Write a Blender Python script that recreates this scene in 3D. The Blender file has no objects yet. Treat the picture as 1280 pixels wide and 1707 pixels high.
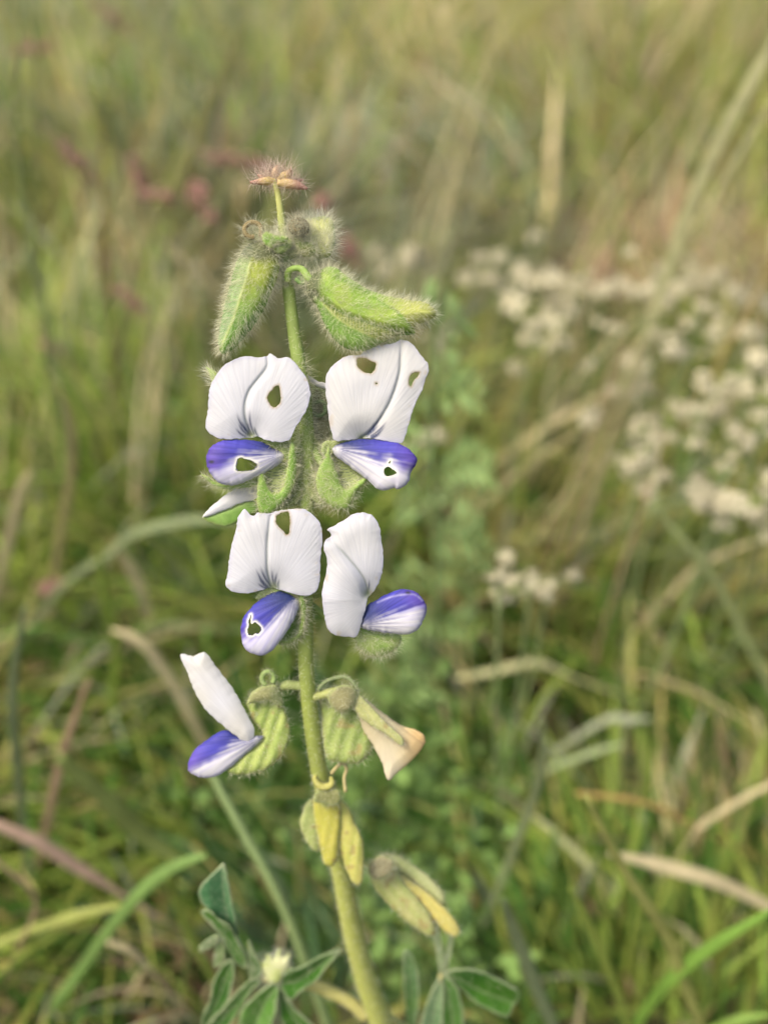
import bpy, math, random
import numpy as np
from mathutils import Vector, Matrix
from mathutils.geometry import delaunay_2d_cdt

rng = np.random.default_rng(7)
random.seed(7)
scene = bpy.context.scene
R = math.radians

# ------------------------------------------------------------------ camera
PITCH = R(35.0); VFOV = R(55.0); CAM = np.array([0.0, 0.0, 0.40])
FOCUS = 0.1925; APERTURE = 0.0052
cam_d = bpy.data.cameras.new("camera")
cam_d.sensor_fit = 'VERTICAL'; cam_d.sensor_height = 36.0; cam_d.sensor_width = 27.0
cam_d.lens = 18.0 / math.tan(VFOV / 2)
cam_d.clip_start = 0.005; cam_d.clip_end = 500.0
cam_d.dof.use_dof = True; cam_d.dof.focus_distance = FOCUS
cam_d.dof.aperture_fstop = cam_d.lens / 1000.0 / APERTURE
cam = bpy.data.objects.new("camera", cam_d)
cam.location = CAM; cam.rotation_euler = (math.pi / 2 - PITCH, 0, 0)
scene.collection.objects.link(cam); scene.camera = cam

# ------------------------------------------------------------------ sky, sun, exposure
SUN_EL = R(58); SUN_AZ = R(-118)          # azimuth from +Y, clockwise: high on the left, a little behind the camera
world = bpy.data.worlds.new("World"); scene.world = world; world.use_nodes = True
nt = world.node_tree; nt.nodes.clear()
sky = nt.nodes.new("ShaderNodeTexSky"); sky.sky_type = 'NISHITA'; sky.sun_disc = False
sky.sun_elevation = SUN_EL; sky.sun_rotation = SUN_AZ
sky.air_density = 1.0; sky.dust_density = 7.0; sky.ozone_density = 0.6
bg = nt.nodes.new("ShaderNodeBackground"); bg.inputs[1].default_value = 0.13
wo = nt.nodes.new("ShaderNodeOutputWorld")
nt.links.new(sky.outputs[0], bg.inputs[0]); nt.links.new(bg.outputs[0], wo.inputs[0])
sd = bpy.data.lights.new("sun", 'SUN'); sd.energy = 1.5; sd.angle = R(14); sd.color = (1.0, 0.91, 0.74)
sun = bpy.data.objects.new("sun", sd); scene.collection.objects.link(sun)
sdir = Vector((math.sin(SUN_AZ) * math.cos(SUN_EL), math.cos(SUN_AZ) * math.cos(SUN_EL), math.sin(SUN_EL)))
sun.rotation_euler = sdir.to_track_quat('Z', 'Y').to_euler(); sun.location = sdir * 5
scene.view_settings.view_transform = 'Standard'; scene.view_settings.look = 'None'
scene.view_settings.exposure = 0.82; scene.view_settings.gamma = 1.0
scene.view_settings.use_curve_mapping = False
scene.render.engine = 'CYCLES'
scene.cycles.use_denoising = True
scene.cycles.max_bounces = 6; scene.cycles.diffuse_bounces = 3; scene.cycles.transmission_bounces = 4
scene.cycles.transparent_max_bounces = 4

# ------------------------------------------------------------------ photo pixel -> place
F = 853.5 / math.tan(VFOV / 2)
FWD = np.array([0, math.cos(PITCH), -math.sin(PITCH)])
UP = np.array([0, math.sin(PITCH), math.cos(PITCH)])
RIGHT = np.array([1.0, 0, 0])
def ray(px, py):
    px = np.asarray(px, float); py = np.asarray(py, float)
    return FWD + ((px - 640) / F)[..., None] * RIGHT + ((853.5 - py) / F)[..., None] * UP
def Wd(px, py, d):                       # point at view depth d
    return CAM + ray(px, py) * np.asarray(d, float)[..., None]
def Wh(px, py, h):                       # point on the upright plane y = h
    r = ray(px, py); return CAM + r * (np.asarray(h, float) / r[..., 1])[..., None]
def Wz(px, py, z):                       # point at height z
    r = ray(px, py); return CAM + r * ((np.asarray(z, float) - CAM[2]) / r[..., 2])[..., None]
def project(P):
    v = P - CAM; d = v @ FWD
    return 640 + F * (v @ RIGHT) / d, 853.5 - F * (v @ UP) / d
def dp(py):                              # depth of the flowering stem down its length
    return np.interp(py, [200, 600, 850, 1000, 1150, 1300, 1500, 1707, 1900], [.189, .1945, .198, .2015, .208, .218, .236, .258, .285])

# crops in which outlines were read: origin and scale
CROP = {'c1': (330, 580, 6.4), 'c2': (520, 560, 5.69), 'c3': (360, 840, 6.4), 'c4': (520, 840, 6.4), 'c5': (340, 340, 6.567),
        'c6': (460, 340, 4.571), 'c7': (330, 720, 4.267), 'c8': (400, 260, 7.111), 'z4': (280, 1070, 2.7826),
        'z5': (460, 1230, 3.7647), 'z6': (280, 1420, 2.0645), 'l8': (300, 1430, 4.0), 'p': (0, 0, 1.0)}
def C(crop, pts):
    x, y, s = CROP[crop]; return np.array([(x + a / s, y + b / s) for a, b in pts], float)

# ------------------------------------------------------------------ small numeric helpers
def lin(r, g, b):
    f = lambda c: (c / 255 / 12.92) if c <= 10 else ((c / 255 + .055) / 1.055) ** 2.4
    return np.array([f(r), f(g), f(b)])
def sstep(a, b, x):
    t = np.clip((x - a) / (b - a), 0, 1); return t * t * (3 - 2 * t)
def mix(a, b, t):
    t = np.asarray(t)[..., None]; return np.asarray(a) * (1 - t) + np.asarray(b) * t
def smooth_closed(P, step):
    n = len(P); out = []
    for i in range(n):
        p0, p1, p2, p3 = P[i - 1], P[i], P[(i + 1) % n], P[(i + 2) % n]
        k = max(1, int(round(np.linalg.norm(p2 - p1) / step)))
        for j in range(k):
            t = j / k
            out.append(.5 * ((2 * p1) + (p2 - p0) * t + (2 * p0 - 5 * p1 + 4 * p2 - p3) * t * t + (3 * p1 - p0 - 3 * p2 + p3) * t ** 3))
    return np.array(out)
def smooth_open(P, k=8):
    P = np.asarray(P, float); n = len(P)
    if n < 3: 
        t = np.linspace(0, 1, k + 1)[:, None]; return P[0] * (1 - t) + P[-1] * t
    Q = np.vstack([2 * P[0] - P[1], P, 2 * P[-1] - P[-2]]); out = []
    for i in range(1, n):
        p0, p1, p2, p3 = Q[i - 1], Q[i], Q[i + 1], Q[i + 2]
        for j in range(k):
            t = j / k
            out.append(.5 * ((2 * p1) + (p2 - p0) * t + (2 * p0 - 5 * p1 + 4 * p2 - p3) * t * t + (3 * p1 - p0 - 3 * p2 + p3) * t ** 3))
    out.append(P[-1]); return np.array(out)
def inside(P, poly):
    x, y = P[:, 0], P[:, 1]; r = np.zeros(len(P), bool); n = len(poly)
    for i in range(n):
        x1, y1 = poly[i]; x2, y2 = poly[(i + 1) % n]
        if y1 == y2: continue
        c = ((y1 > y) != (y2 > y)) & (x < (x2 - x1) * (y - y1) / (y2 - y1) + x1)
        r ^= c
    return r
def seg_dist(P, A, B):
    d = np.full(len(P), 1e9); s = np.zeros(len(P)); along = np.zeros(len(P)); L = 0
    for a, b in zip(A, B):
        ab = b - a; l2 = ab @ ab
        if l2 < 1e-12: continue
        t = np.clip(((P - a) @ ab) / l2, 0, 1); q = a + t[:, None] * ab
        e = np.linalg.norm(P - q, axis=1); m = e < d
        cr = ab[0] * (P[:, 1] - a[1]) - ab[1] * (P[:, 0] - a[0])
        d[m] = e[m]; s[m] = np.sign(cr[m]); along[m] = L + t[m] * math.sqrt(l2); L += math.sqrt(l2)
    return d, s, along
def dist_closed(P, poly): return seg_dist(P, poly, np.roll(poly, -1, 0))[0]
_vn = rng.random((64, 64))
def vnoise(x, y):
    x = np.asarray(x, float); y = np.asarray(y, float)
    xi = np.floor(x).astype(int); yi = np.floor(y).astype(int); fx = x - xi; fy = y - yi
    fx = fx * fx * (3 - 2 * fx); fy = fy * fy * (3 - 2 * fy)
    g = lambda a, b: _vn[a % 64, b % 64]
    return (g(xi, yi) * (1 - fx) + g(xi + 1, yi) * fx) * (1 - fy) + (g(xi, yi + 1) * (1 - fx) + g(xi + 1, yi + 1) * fx) * fy

# ------------------------------------------------------------------ materials
def mat(name, rough=.6, transl=.0, noise_scale=0, noise_amt=0, bump=0, bump_scale=1500, stretch=None, color=None, spec=.25, attr='col', sheen=0):
    m = bpy.data.materials.new(name); m.use_nodes = True; n = m.node_tree; n.nodes.clear(); L = n.links
    out = n.nodes.new("ShaderNodeOutputMaterial"); b = n.nodes.new("ShaderNodeBsdfPrincipled")
    b.inputs['Roughness'].default_value = rough; b.inputs['Specular IOR Level'].default_value = spec
    if sheen: b.inputs['Sheen Weight'].default_value = sheen
    if color is None:
        a = n.nodes.new("ShaderNodeAttribute"); a.attribute_name = attr; col = a.outputs['Color']
    else:
        a = n.nodes.new("ShaderNodeRGB"); a.outputs[0].default_value = (*color, 1); col = a.outputs[0]
    tc = n.nodes.new("ShaderNodeTexCoord"); vec = tc.outputs['Object']
    if stretch:
        at = n.nodes.new("ShaderNodeAttribute"); at.attribute_name = stretch; vec = at.outputs['Vector']
    if noise_amt:
        no = n.nodes.new("ShaderNodeTexNoise"); no.inputs['Scale'].default_value = noise_scale; no.inputs['Detail'].default_value = 4
        L.new(vec, no.inputs['Vector'])
        mr = n.nodes.new("ShaderNodeMapRange"); mr.inputs['From Min'].default_value = .25; mr.inputs['From Max'].default_value = .75
        mr.inputs['To Min'].default_value = 1 - noise_amt; mr.inputs['To Max'].default_value = 1 + noise_amt * .6
        L.new(no.outputs['Fac'], mr.inputs['Value'])
        mx = n.nodes.new("ShaderNodeVectorMath"); mx.operation = 'SCALE'
        L.new(col, mx.inputs[0]); L.new(mr.outputs[0], mx.inputs['Scale']); col = mx.outputs[0]
    L.new(col, b.inputs['Base Color'])
    if bump:
        nb = n.nodes.new("ShaderNodeTexNoise"); nb.inputs['Scale'].default_value = bump_scale; nb.inputs['Detail'].default_value = 3
        L.new(vec, nb.inputs['Vector'])
        bp = n.nodes.new("ShaderNodeBump"); bp.inputs['Strength'].default_value = bump; bp.inputs['Distance'].default_value = .0002
        L.new(nb.outputs['Fac'], bp.inputs['Height']); L.new(bp.outputs[0], b.inputs['Normal'])
    sh = b.outputs[0]
    if transl:
        t = n.nodes.new("ShaderNodeBsdfTranslucent"); L.new(col, t.inputs[0])
        ms = n.nodes.new("ShaderNodeMixShader"); ms.inputs[0].default_value = transl
        L.new(b.outputs[0], ms.inputs[1]); L.new(t.outputs[0], ms.inputs[2]); sh = ms.outputs[0]
    L.new(sh, out.inputs[0]); return m
M_PETAL = mat("petal", .7, .36, 1.0, .08, .5, 1.0, stretch='fan', spec=.2)
M_KEEL = mat("keel_petal", .62, .15, 1.0, .10, .30, 1.2, stretch='fan', spec=.3)
M_GREEN = mat("hairy_green", .6, .12, 900, .18, .35, 2500, spec=.2)
M_HAIR = mat("plant_hair", .5, .5, spec=.3)
M_POD = mat("pod_skin", .5, .22, 300, .12, .15, 700, spec=.25)
M_STEM = mat("stem_green", .55, .08, 500, .15, .3, 2000, spec=.25)
M_LEAF = mat("leaflet_green", .65, .16, 300, .2, .25, 1500, spec=.12)
M_GRASS = mat("grass_blade", .55, .42, 60, .12, 0, spec=.25)
M_STRAW = mat("dry_blade", .6, .18, 150, .22, .2, 600, spec=.2)
M_HERB = mat("herb_leaf", .6, .25, 80, .12, 0, spec=.2)
M_WHITE = mat("white_blossom", .6, .30, 200, .08, 0, spec=.2)
M_PINK = mat("reddish_spikelet", .7, .15, 300, .2, 0, spec=.15)

# ------------------------------------------------------------------ object helpers
ORI = {}
def empty(name, loc, parent=None):
    o = bpy.data.objects.new(name, None); o.empty_display_size = .005; scene.collection.objects.link(o)
    loc = np.asarray(loc, float); base = ORI[parent.name] if parent else np.zeros(3)
    o.location = loc - base; o.parent = parent; ORI[o.name] = loc; return o
def tag(o, label=None, cat=None, group=None, kind=None):
    if label: o['label'] = label
    if cat: o['category'] = cat
    if group: o['group'] = group
    if kind: o['kind'] = kind
    return o
def mesh_obj(name, V, faces, m, parent=None, cols=None, fan=None, smooth=True, loc=None):
    """faces: list of int arrays (each array one polygon size)."""
    base = ORI[parent.name] if parent else (np.zeros(3) if loc is None else np.asarray(loc, float))
    V = np.asarray(V, float) - base
    me = bpy.data.meshes.new(name)
    me.vertices.add(len(V)); me.vertices.foreach_set('co', V.astype(np.float32).ravel())
    idx = []; start = []; tot = []; k = 0
    for f in faces:
        f = np.asarray(f, int)
        if len(f) == 0: continue
        n, s = f.shape; idx.append(f.ravel()); start.append(k + np.arange(n) * s); tot.append(np.full(n, s)); k += n * s
    idx = np.concatenate(idx); start = np.concatenate(start); tot = np.concatenate(tot)
    me.loops.add(len(idx)); me.loops.foreach_set('vertex_index', idx.astype(np.int32))
    me.polygons.add(len(start)); me.polygons.foreach_set('loop_start', start.astype(np.int32))
    me.polygons.foreach_set('use_smooth', np.full(len(start), smooth))
    me.update(calc_edges=True); me.validate()
    if cols is not None:
        cols = np.asarray(cols, float)
        if cols.ndim == 1: cols = np.tile(cols, (len(V), 1))
        a = me.attributes.new('col', 'FLOAT_COLOR', 'POINT')
        a.data.foreach_set('color', np.hstack([np.clip(cols, 0, 1), np.ones((len(V), 1))]).astype(np.float32).ravel())
    if fan is not None:
        a = me.attributes.new('fan', 'FLOAT_VECTOR', 'POINT'); a.data.foreach_set('vector', np.asarray(fan, np.float32).ravel())
    me.materials.append(m)
    o = bpy.data.objects.new(name, me); scene.collection.objects.link(o); o.parent = parent
    if parent is None: o.location = base
    ORI[o.name] = base; return o
def tris_of(faces):
    T = []
    for f in faces:
        f = np.asarray(f, int)
        if len(f) == 0: continue
        if f.shape[1] == 3: T.append(f)
        else: T += [f[:, [0, 1, 2]], f[:, [0, 2, 3]]]
    return np.vstack(T)

def hair_mesh(name, roots, dirs, lens, rad, parent, cols, bend=.25, grav=None):
    n = len(roots); d = dirs / np.linalg.norm(dirs, axis=1)[:, None]
    a = np.cross(d, rng.normal(size=(n, 3))); a /= np.linalg.norm(a, axis=1)[:, None]; b = np.cross(d, a)
    off = (a * rng.normal(0, bend, n)[:, None] + b * rng.normal(0, bend, n)[:, None]) * lens[:, None]
    if grav is not None: off = off + np.asarray(grav) * lens[:, None]
    mid = roots + d * lens[:, None] * .5 + off * .25; tip = roots + d * lens[:, None] + off
    V = np.empty((n, 7, 3)); r = np.broadcast_to(np.asarray(rad, float), (n,))[:, None]
    for k in range(3):
        w = a * math.cos(k * 2.0944) + b * math.sin(k * 2.0944)
        V[:, k] = roots + w * r; V[:, 3 + k] = mid + w * r * .72
    V[:, 6] = tip
    o = np.arange(n)[:, None] * 7
    Q = np.vstack([o + np.array([k, (k + 1) % 3, 3 + (k + 1) % 3, 3 + k]) for k in range(3)])
    T = np.vstack([o + np.array([3 + k, 3 + (k + 1) % 3, 6]) for k in range(3)])
    cols = np.asarray(cols, float)
    cc = np.repeat(cols if cols.ndim == 2 else np.tile(cols, (n, 1)), 7, 0)
    ob = mesh_obj(name, V.reshape(-1, 3), [Q, T], M_HAIR, parent, cc)
    ob['kind'] = 'stuff'; return ob
def hairs_on(V, T, n, length, rad=.00003, lean=None, lean_amt=.5, jitter=.3, keep=None, spread=.35):
    V = np.asarray(V); a, b, c = V[T[:, 0]], V[T[:, 1]], V[T[:, 2]]
    nn = np.cross(b - a, c - a); ar = np.linalg.norm(nn, axis=1); ar[ar < 1e-14] = 1e-14
    f = rng.choice(len(T), n, p=ar / ar.sum())
    u = rng.random(n); v = rng.random(n); s = u + v > 1; u[s] = 1 - u[s]; v[s] = 1 - v[s]
    P = a[f] + (b - a)[f] * u[:, None] + (c - a)[f] * v[:, None]
    N = nn[f] / ar[f][:, None]
    D = N + rng.normal(0, jitter, (n, 3))
    if lean is not None: D = D + np.asarray(lean) * lean_amt
    Ln = length * (1 + rng.normal(0, spread, n)).clip(.35, 1.9)
    return P, D, Ln
class HairBag:
    def __init__(s): s.P = []; s.D = []; s.L = []; s.C = []
    def add(s, VT, n, length, lean=None, lean_amt=.5, jitter=.3, col=(.62, .63, .42), spread=.35, cj=.12):
        P, D, L = hairs_on(VT[0], VT[1], n, length, lean=lean, lean_amt=lean_amt, jitter=jitter, spread=spread)
        s.P.append(P); s.D.append(D); s.L.append(L)
        s.C.append(np.asarray(col) * (1 + rng.normal(0, cj, (n, 1)))); return s
    def build(s, parent, rad=.000023, bend=.2):
        return hair_mesh('hair', np.vstack(s.P), np.vstack(s.D), np.concatenate(s.L), rad, parent, np.vstack(s.C), bend)

def plan(outline, holes, step, ring=(1.0, 3.0), ostep=2.0):
    """flat triangulation, in photo pixels, of an outline with holes"""
    O = smooth_closed(outline, ostep); O = O + np.stack([vnoise(O[:, 0] * .22, O[:, 1] * .22) - .5, vnoise(O[:, 1] * .22 + 20, O[:, 0] * .22) - .5], 1) * 1.7; H = [smooth_closed(h, 1.2) for h in holes]; H = [h + (h - h.mean(0)) * (.16 * (vnoise(np.arange(len(h)) * .55, np.full(len(h), h[0, 0])) - .5))[:, None] for h in H]
    lo = O.min(0); hi = O.max(0)
    gx, gy = np.meshgrid(np.arange(lo[0], hi[0], step), np.arange(lo[1], hi[1], step))
    gx = gx + (np.arange(gx.shape[0])[:, None] % 2) * step * .5
    G = np.stack([gx.ravel(), gy.ravel()], 1) + rng.normal(0, step * .06, (gx.size, 2))
    G = G[inside(G, O)]; de = dist_closed(G, O); G = G[de > ring[-1] + step * .4]
    tang = np.roll(O, -1, 0) - np.roll(O, 1, 0); nrm = np.stack([-tang[:, 1], tang[:, 0]], 1); nrm /= np.linalg.norm(nrm, axis=1)[:, None] + 1e-9
    area = np.sum(O[:, 0] * np.roll(O[:, 1], -1) - np.roll(O[:, 0], -1) * O[:, 1]); nrm *= np.sign(area)
    rings = []
    for r_ in ring:
        q = O + nrm * r_; q = q[inside(q, O)]; q = q[dist_closed(q, O) > r_ * .8]; rings.append(q)
    for h in H:
        if len(G): G = G[(~inside(G, h)) & (dist_closed(G, h) > step * .4)]
    pts = np.vstack([O] + H + rings + [G]); edges = []; k = 0
    for loop in [O] + H:
        n = len(loop); edges += [(k + i, k + (i + 1) % n) for i in range(n)]; k += n
    r = delaunay_2d_cdt([Vector(p) for p in pts], edges, [], 0, 1e-5)
    P = np.array([tuple(v) for v in r[0]]); T = np.array(r[2], int)
    cen = P[T].mean(1); keep = inside(cen, O)
    for h in H: keep &= ~inside(cen, h)
    return P, T[keep], O, H
def orient(V, T, toward=True):
    n = np.cross(V[T[:, 1]] - V[T[:, 0]], V[T[:, 2]] - V[T[:, 0]]); c = V[T].mean(1)
    s = np.einsum('ij,ij->i', n, CAM - c); flip = (s < 0) if toward else (s > 0)
    T = T.copy(); T[flip] = T[flip][:, ::-1]; return T

def sheet(name, outline, m, parent, depth, colfn, relief=None, holes=(), step=3.0, thick=.00018, fan0=None, ostep=2.0):
    """thin petal or leaf: outline traced in photo pixels, laid on its own relief (in px towards the viewer) at its own depth"""
    P, T, O, H = plan(outline, list(holes), step, ostep=ostep)
    de = dist_closed(P, O); dh = np.min([dist_closed(P, h) for h in H], axis=0) if H else np.full(len(P), 1e3)
    rel = relief(P, de) if relief else np.zeros(len(P))
    d0 = depth(P) if callable(depth) else np.full(len(P), depth)
    V = Wd(P[:, 0], P[:, 1], d0 - rel * d0 / F); T = orient(V, T)
    if fan0 is None: fan0 = O.mean(0)
    v = P - fan0; r_ = np.linalg.norm(v, axis=1); th = np.arctan2(v[:, 1], v[:, 0])
    fan = np.stack([th * 34, r_ * .018, np.zeros(len(P))], 1)
    o = mesh_obj(name, V, [T], m, parent, colfn(P, de, dh), fan)
    md = o.modifiers.new("thickness", 'SOLIDIFY'); md.thickness = thick; md.offset = -1
    return o, (V, T)
def pillow(name, outline, m, parent, depth, colfn, bulge, rim, holes=(), step=3.0, back=.8, extra=None, fan0=None):
    """closed inflated body (keel, bud, calyx) from a traced outline: front and back wall share the rim"""
    P, T, O, H = plan(outline, list(holes), step)
    Pb, Tb, _, _ = (P, T, O, H) if not len(holes) else plan(outline, [h.mean(0) + (h - h.mean(0)) * .92 for h in holes], step)
    def prof(Q):
        de = dist_closed(Q, O); t = np.clip(de / rim, 0, 1); return de, bulge * np.sqrt(np.clip(1 - (1 - t) ** 2, 0, 1))
    d0 = (lambda Q: depth(Q)) if callable(depth) else (lambda Q: np.full(len(Q), depth))
    de, rel = prof(P); deb, relb = prof(Pb)
    if extra is not None: rel = rel + extra(P, de) * np.clip(de / 4, 0, 1)
    dd = d0(P); V1 = Wd(P[:, 0], P[:, 1], dd - rel * dd / F); ddb = d0(Pb); V2 = Wd(Pb[:, 0], Pb[:, 1], ddb + back * relb * ddb / F)
    T1 = orient(V1, T); T2 = orient(V2, Tb, False) + len(V1)
    V = np.vstack([V1, V2]); TT = np.vstack([T1, T2])
    dh = np.min([dist_closed(P, h) for h in H], axis=0) if H else np.full(len(P), 1e3)
    c1 = colfn(P, de, dh); c2 = colfn(Pb, deb, np.full(len(Pb), 1e3))
    if fan0 is None: fan0 = O.mean(0)
    def fan(Q):
        v = Q - fan0; return np.stack([np.arctan2(v[:, 1], v[:, 0]) * 28, np.linalg.norm(v, axis=1) * .02, np.zeros(len(Q))], 1)
    o = mesh_obj(name, V, [TT], m, parent, np.vstack([c1, c2]), np.vstack([fan(P), fan(Pb)]))
    return o, (V, TT)
def tube_geo(P, rad, sides=10, cap=True):
    P = np.asarray(P, float); n = len(P); rad = np.broadcast_to(np.asarray(rad, float), (n,))
    t = np.gradient(P, axis=0); t /= np.linalg.norm(t, axis=1)[:, None] + 1e-12
    a = np.cross(t[0], [0.31, .95, .1]); a /= np.linalg.norm(a); V = []
    for i in range(n):
        a = a - t[i] * (a @ t[i]); a /= np.linalg.norm(a) + 1e-12; b = np.cross(t[i], a)
        for k in range(sides):
            an = 2 * math.pi * k / sides; V.append(P[i] + (a * math.cos(an) + b * math.sin(an)) * rad[i])
    i, k = np.meshgrid(np.arange(n - 1), np.arange(sides), indexing='ij')
    Q = np.stack([i * sides + k, i * sides + (k + 1) % sides, (i + 1) * sides + (k + 1) % sides, (i + 1) * sides + k], -1).reshape(-1, 4)
    V = np.array(V); F3 = np.zeros((0, 3), int)
    if cap:
        V = np.vstack([V, P[0], P[-1]]); c0 = n * sides; ks = np.arange(sides)
        F3 = np.vstack([np.stack([np.full(sides, c0), (ks + 1) % sides, ks], 1),
                        np.stack([np.full(sides, c0 + 1), (n - 1) * sides + ks, (n - 1) * sides + (ks + 1) % sides], 1)])
    return V, [Q, F3]
def tube(name, pts, rad_px, m, parent, depth, colfn=None, sides=10, k=8, doff=None):
    """pts in photo px; rad in px; depth: callable on px-y or value; doff per point in m"""
    pts = np.asarray(pts, float)
    d = np.array([depth(p[1]) if callable(depth) else depth for p in pts]) + (0 if doff is None else np.asarray(doff))
    rp = np.broadcast_to(np.asarray(rad_px, float), (len(pts),))
    S = smooth_open(np.column_stack([pts, d, rp]), k)
    P = Wd(S[:, 0], S[:, 1], S[:, 2]); rad = S[:, 3] * S[:, 2] / F
    V, fc = tube_geo(P, rad, sides)
    q = np.stack(project(V), 1)
    o = mesh_obj(name, V, fc, m, parent, colfn(q) if callable(colfn) else np.asarray(colfn))
    return o, (V, tris_of(fc))

# ================================================================== THE SETTING
def ground():
    m = bpy.data.materials.new("soil"); m.use_nodes = True; n = m.node_tree; L = n.links; b = n.nodes['Principled BSDF']
    b.inputs['Roughness'].default_value = .95; b.inputs['Specular IOR Level'].default_value = .1
    tc = n.nodes.new("ShaderNodeTexCoord")
    no = n.nodes.new("ShaderNodeTexNoise"); no.inputs['Scale'].default_value = 3.5; no.inputs['Detail'].default_value = 8
    L.new(tc.outputs['Object'], no.inputs['Vector'])
    cr = n.nodes.new("ShaderNodeValToRGB"); e = cr.color_ramp.elements
    e[0].position = .3; e[0].color = (.065, .055, .03, 1); e[1].position = .7; e[1].color = (.15, .105, .06, 1)
    e2 = cr.color_ramp.elements.new(.5); e2.color = (.07, .075, .03, 1)
    L.new(no.outputs['Fac'], cr.inputs[0])
    nf = n.nodes.new("ShaderNodeTexNoise"); nf.inputs['Scale'].default_value = 90; nf.inputs['Detail'].default_value = 5
    L.new(tc.outputs['Object'], nf.inputs['Vector'])
    mx = n.nodes.new("ShaderNodeMix"); mx.data_type = 'RGBA'; mx.blend_type = 'OVERLAY'; mx.inputs[0].default_value = .6
    L.new(cr.outputs[0], mx.inputs[6]); L.new(nf.outputs['Fac'], mx.inputs[7]); L.new(mx.outputs[2], b.inputs['Base Color'])
    bp = n.nodes.new("ShaderNodeBump"); bp.inputs['Strength'].default_value = .8; bp.inputs['Distance'].default_value = .01
    L.new(nf.outputs['Fac'], bp.inputs['Height']); L.new(bp.outputs[0], b.inputs['Normal'])
    s = np.concatenate([-np.geomspace(150, .2, 24), [0], np.geomspace(.2, 150, 24)]); xs, ys = np.meshgrid(s, s)
    z = (vnoise(xs * 2.3 + 9, ys * 2.3) - .5) * .03 * np.exp(-np.hypot(xs, ys) / 20)
    V = np.stack([xs.ravel(), ys.ravel(), z.ravel()], 1); n_ = len(s)
    i, j = np.meshgrid(np.arange(n_ - 1), np.arange(n_ - 1), indexing='ij')
    Q = np.stack([i * n_ + j, i * n_ + j + 1, (i + 1) * n_ + j + 1, (i + 1) * n_ + j], -1).reshape(-1, 4)
    tag(mesh_obj('ground', V, [Q], m), 'brown soil with dry litter under the grass', 'ground', kind='structure')
ground()

G_BRIGHT = np.array([.34, .43, .085]); G_DEEP = np.array([.095, .20, .035]); G_GREY = np.array([.35, .375, .25])
G_OLIVE = np.array([.43, .40, .14]); STRAW = np.array([.68, .59, .34]); TAN = np.array([.42, .29, .19]); G_TEAL = np.array([.15, .25, .11])
PAL = np.stack([G_BRIGHT, G_DEEP, G_GREY, G_OLIVE, STRAW, TAN, G_TEAL])
def zone_weights(px, py):
    """which grasses grow where, with lens veil painted in as paler straw at the top: read off the photograph, as probabilities over the palette"""
    n = len(px); w = np.tile(np.array([.3, .3, .1, .1, .1, .05, .05]), (n, 1))
    def put(mask, ww): w[mask] = ww
    put(py < 480, [.22, .10, .30, .18, .12, .05, .03])
    put((py < 200) & (px > 560), [.20, .01, .08, .32, .37, .02, 0])  # khaki straw grass; its extra paleness paints in the veiling glare
    put((py < 200) & (px <= 560), [.30, .06, .24, .24, .12, .02, .02])
    put((py >= 140) & (py < 480) & (px > 330) & (px < 800), [.10, .10, .55, .12, .05, .04, .04])
    put((py >= 300) & (py < 520) & (px > 980), [.10, .05, .08, .15, .30, .32, 0])
    put((py >= 200) & (py < 520) & (px < 260), [.30, .08, .16, .20, .14, .12, 0])
    put((py >= 480) & (py < 1050) & (px < 400), [.46, .20, .08, .16, .07, .03, 0])
    put((py >= 480) & (py < 1050) & (px >= 700), [.32, .12, .05, .30, .16, .05, 0])
    put((py >= 1050) & (px < 400), [.38, .32, .02, .18, .06, .04, 0])
    put((py >= 1050) & (px >= 400) & (px < 820), [.10, .48, .04, .05, .02, .01, .30])
    put((py >= 1050) & (px >= 820), [.44, .32, .02, .14, .06, .02, 0])
    return w / w.sum(1, keepdims=True)
SOIL_C = Wz(1130, 415, 0.0)
def soil_patch():
    n = 40; a = np.linspace(0, 2 * math.pi, n, endpoint=False); V = [SOIL_C + np.array([0, 0, .022])]; k = 8; Q = []; T = []
    for j in range(1, k + 1):
        f = j / k; rr = f * (1 + .18 * (vnoise(a * 2.2 + 3, a * 0 + 8) - .5))
        z = .022 * (1 - f ** 2) + .012 * (vnoise(np.cos(a) * f * 5 + 20, np.sin(a) * f * 5 + 30) - .5) * (1 - f) - .008 * (f == 1)
        V += list(np.stack([SOIL_C[0] + .17 * rr * np.cos(a), SOIL_C[1] + .22 * rr * np.sin(a), z], 1))
    for i in range(n):
        T.append((0, 1 + i, 1 + (i + 1) % n))
        for j in range(k - 1): b = 1 + j * n; Q.append((b + i, b + n + i, b + n + (i + 1) % n, b + (i + 1) % n))
    m = mat("reddish_soil", .95, 0, 30, .35, .8, 120, color=(.25, .165, .11), spec=.05)
    tag(mesh_obj('bare_soil', np.array(V), [np.array(Q), np.array(T)], m), 'patch of pinkish brown bare soil beyond the white blossoms', 'soil', kind='structure')
soil_patch()
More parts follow.
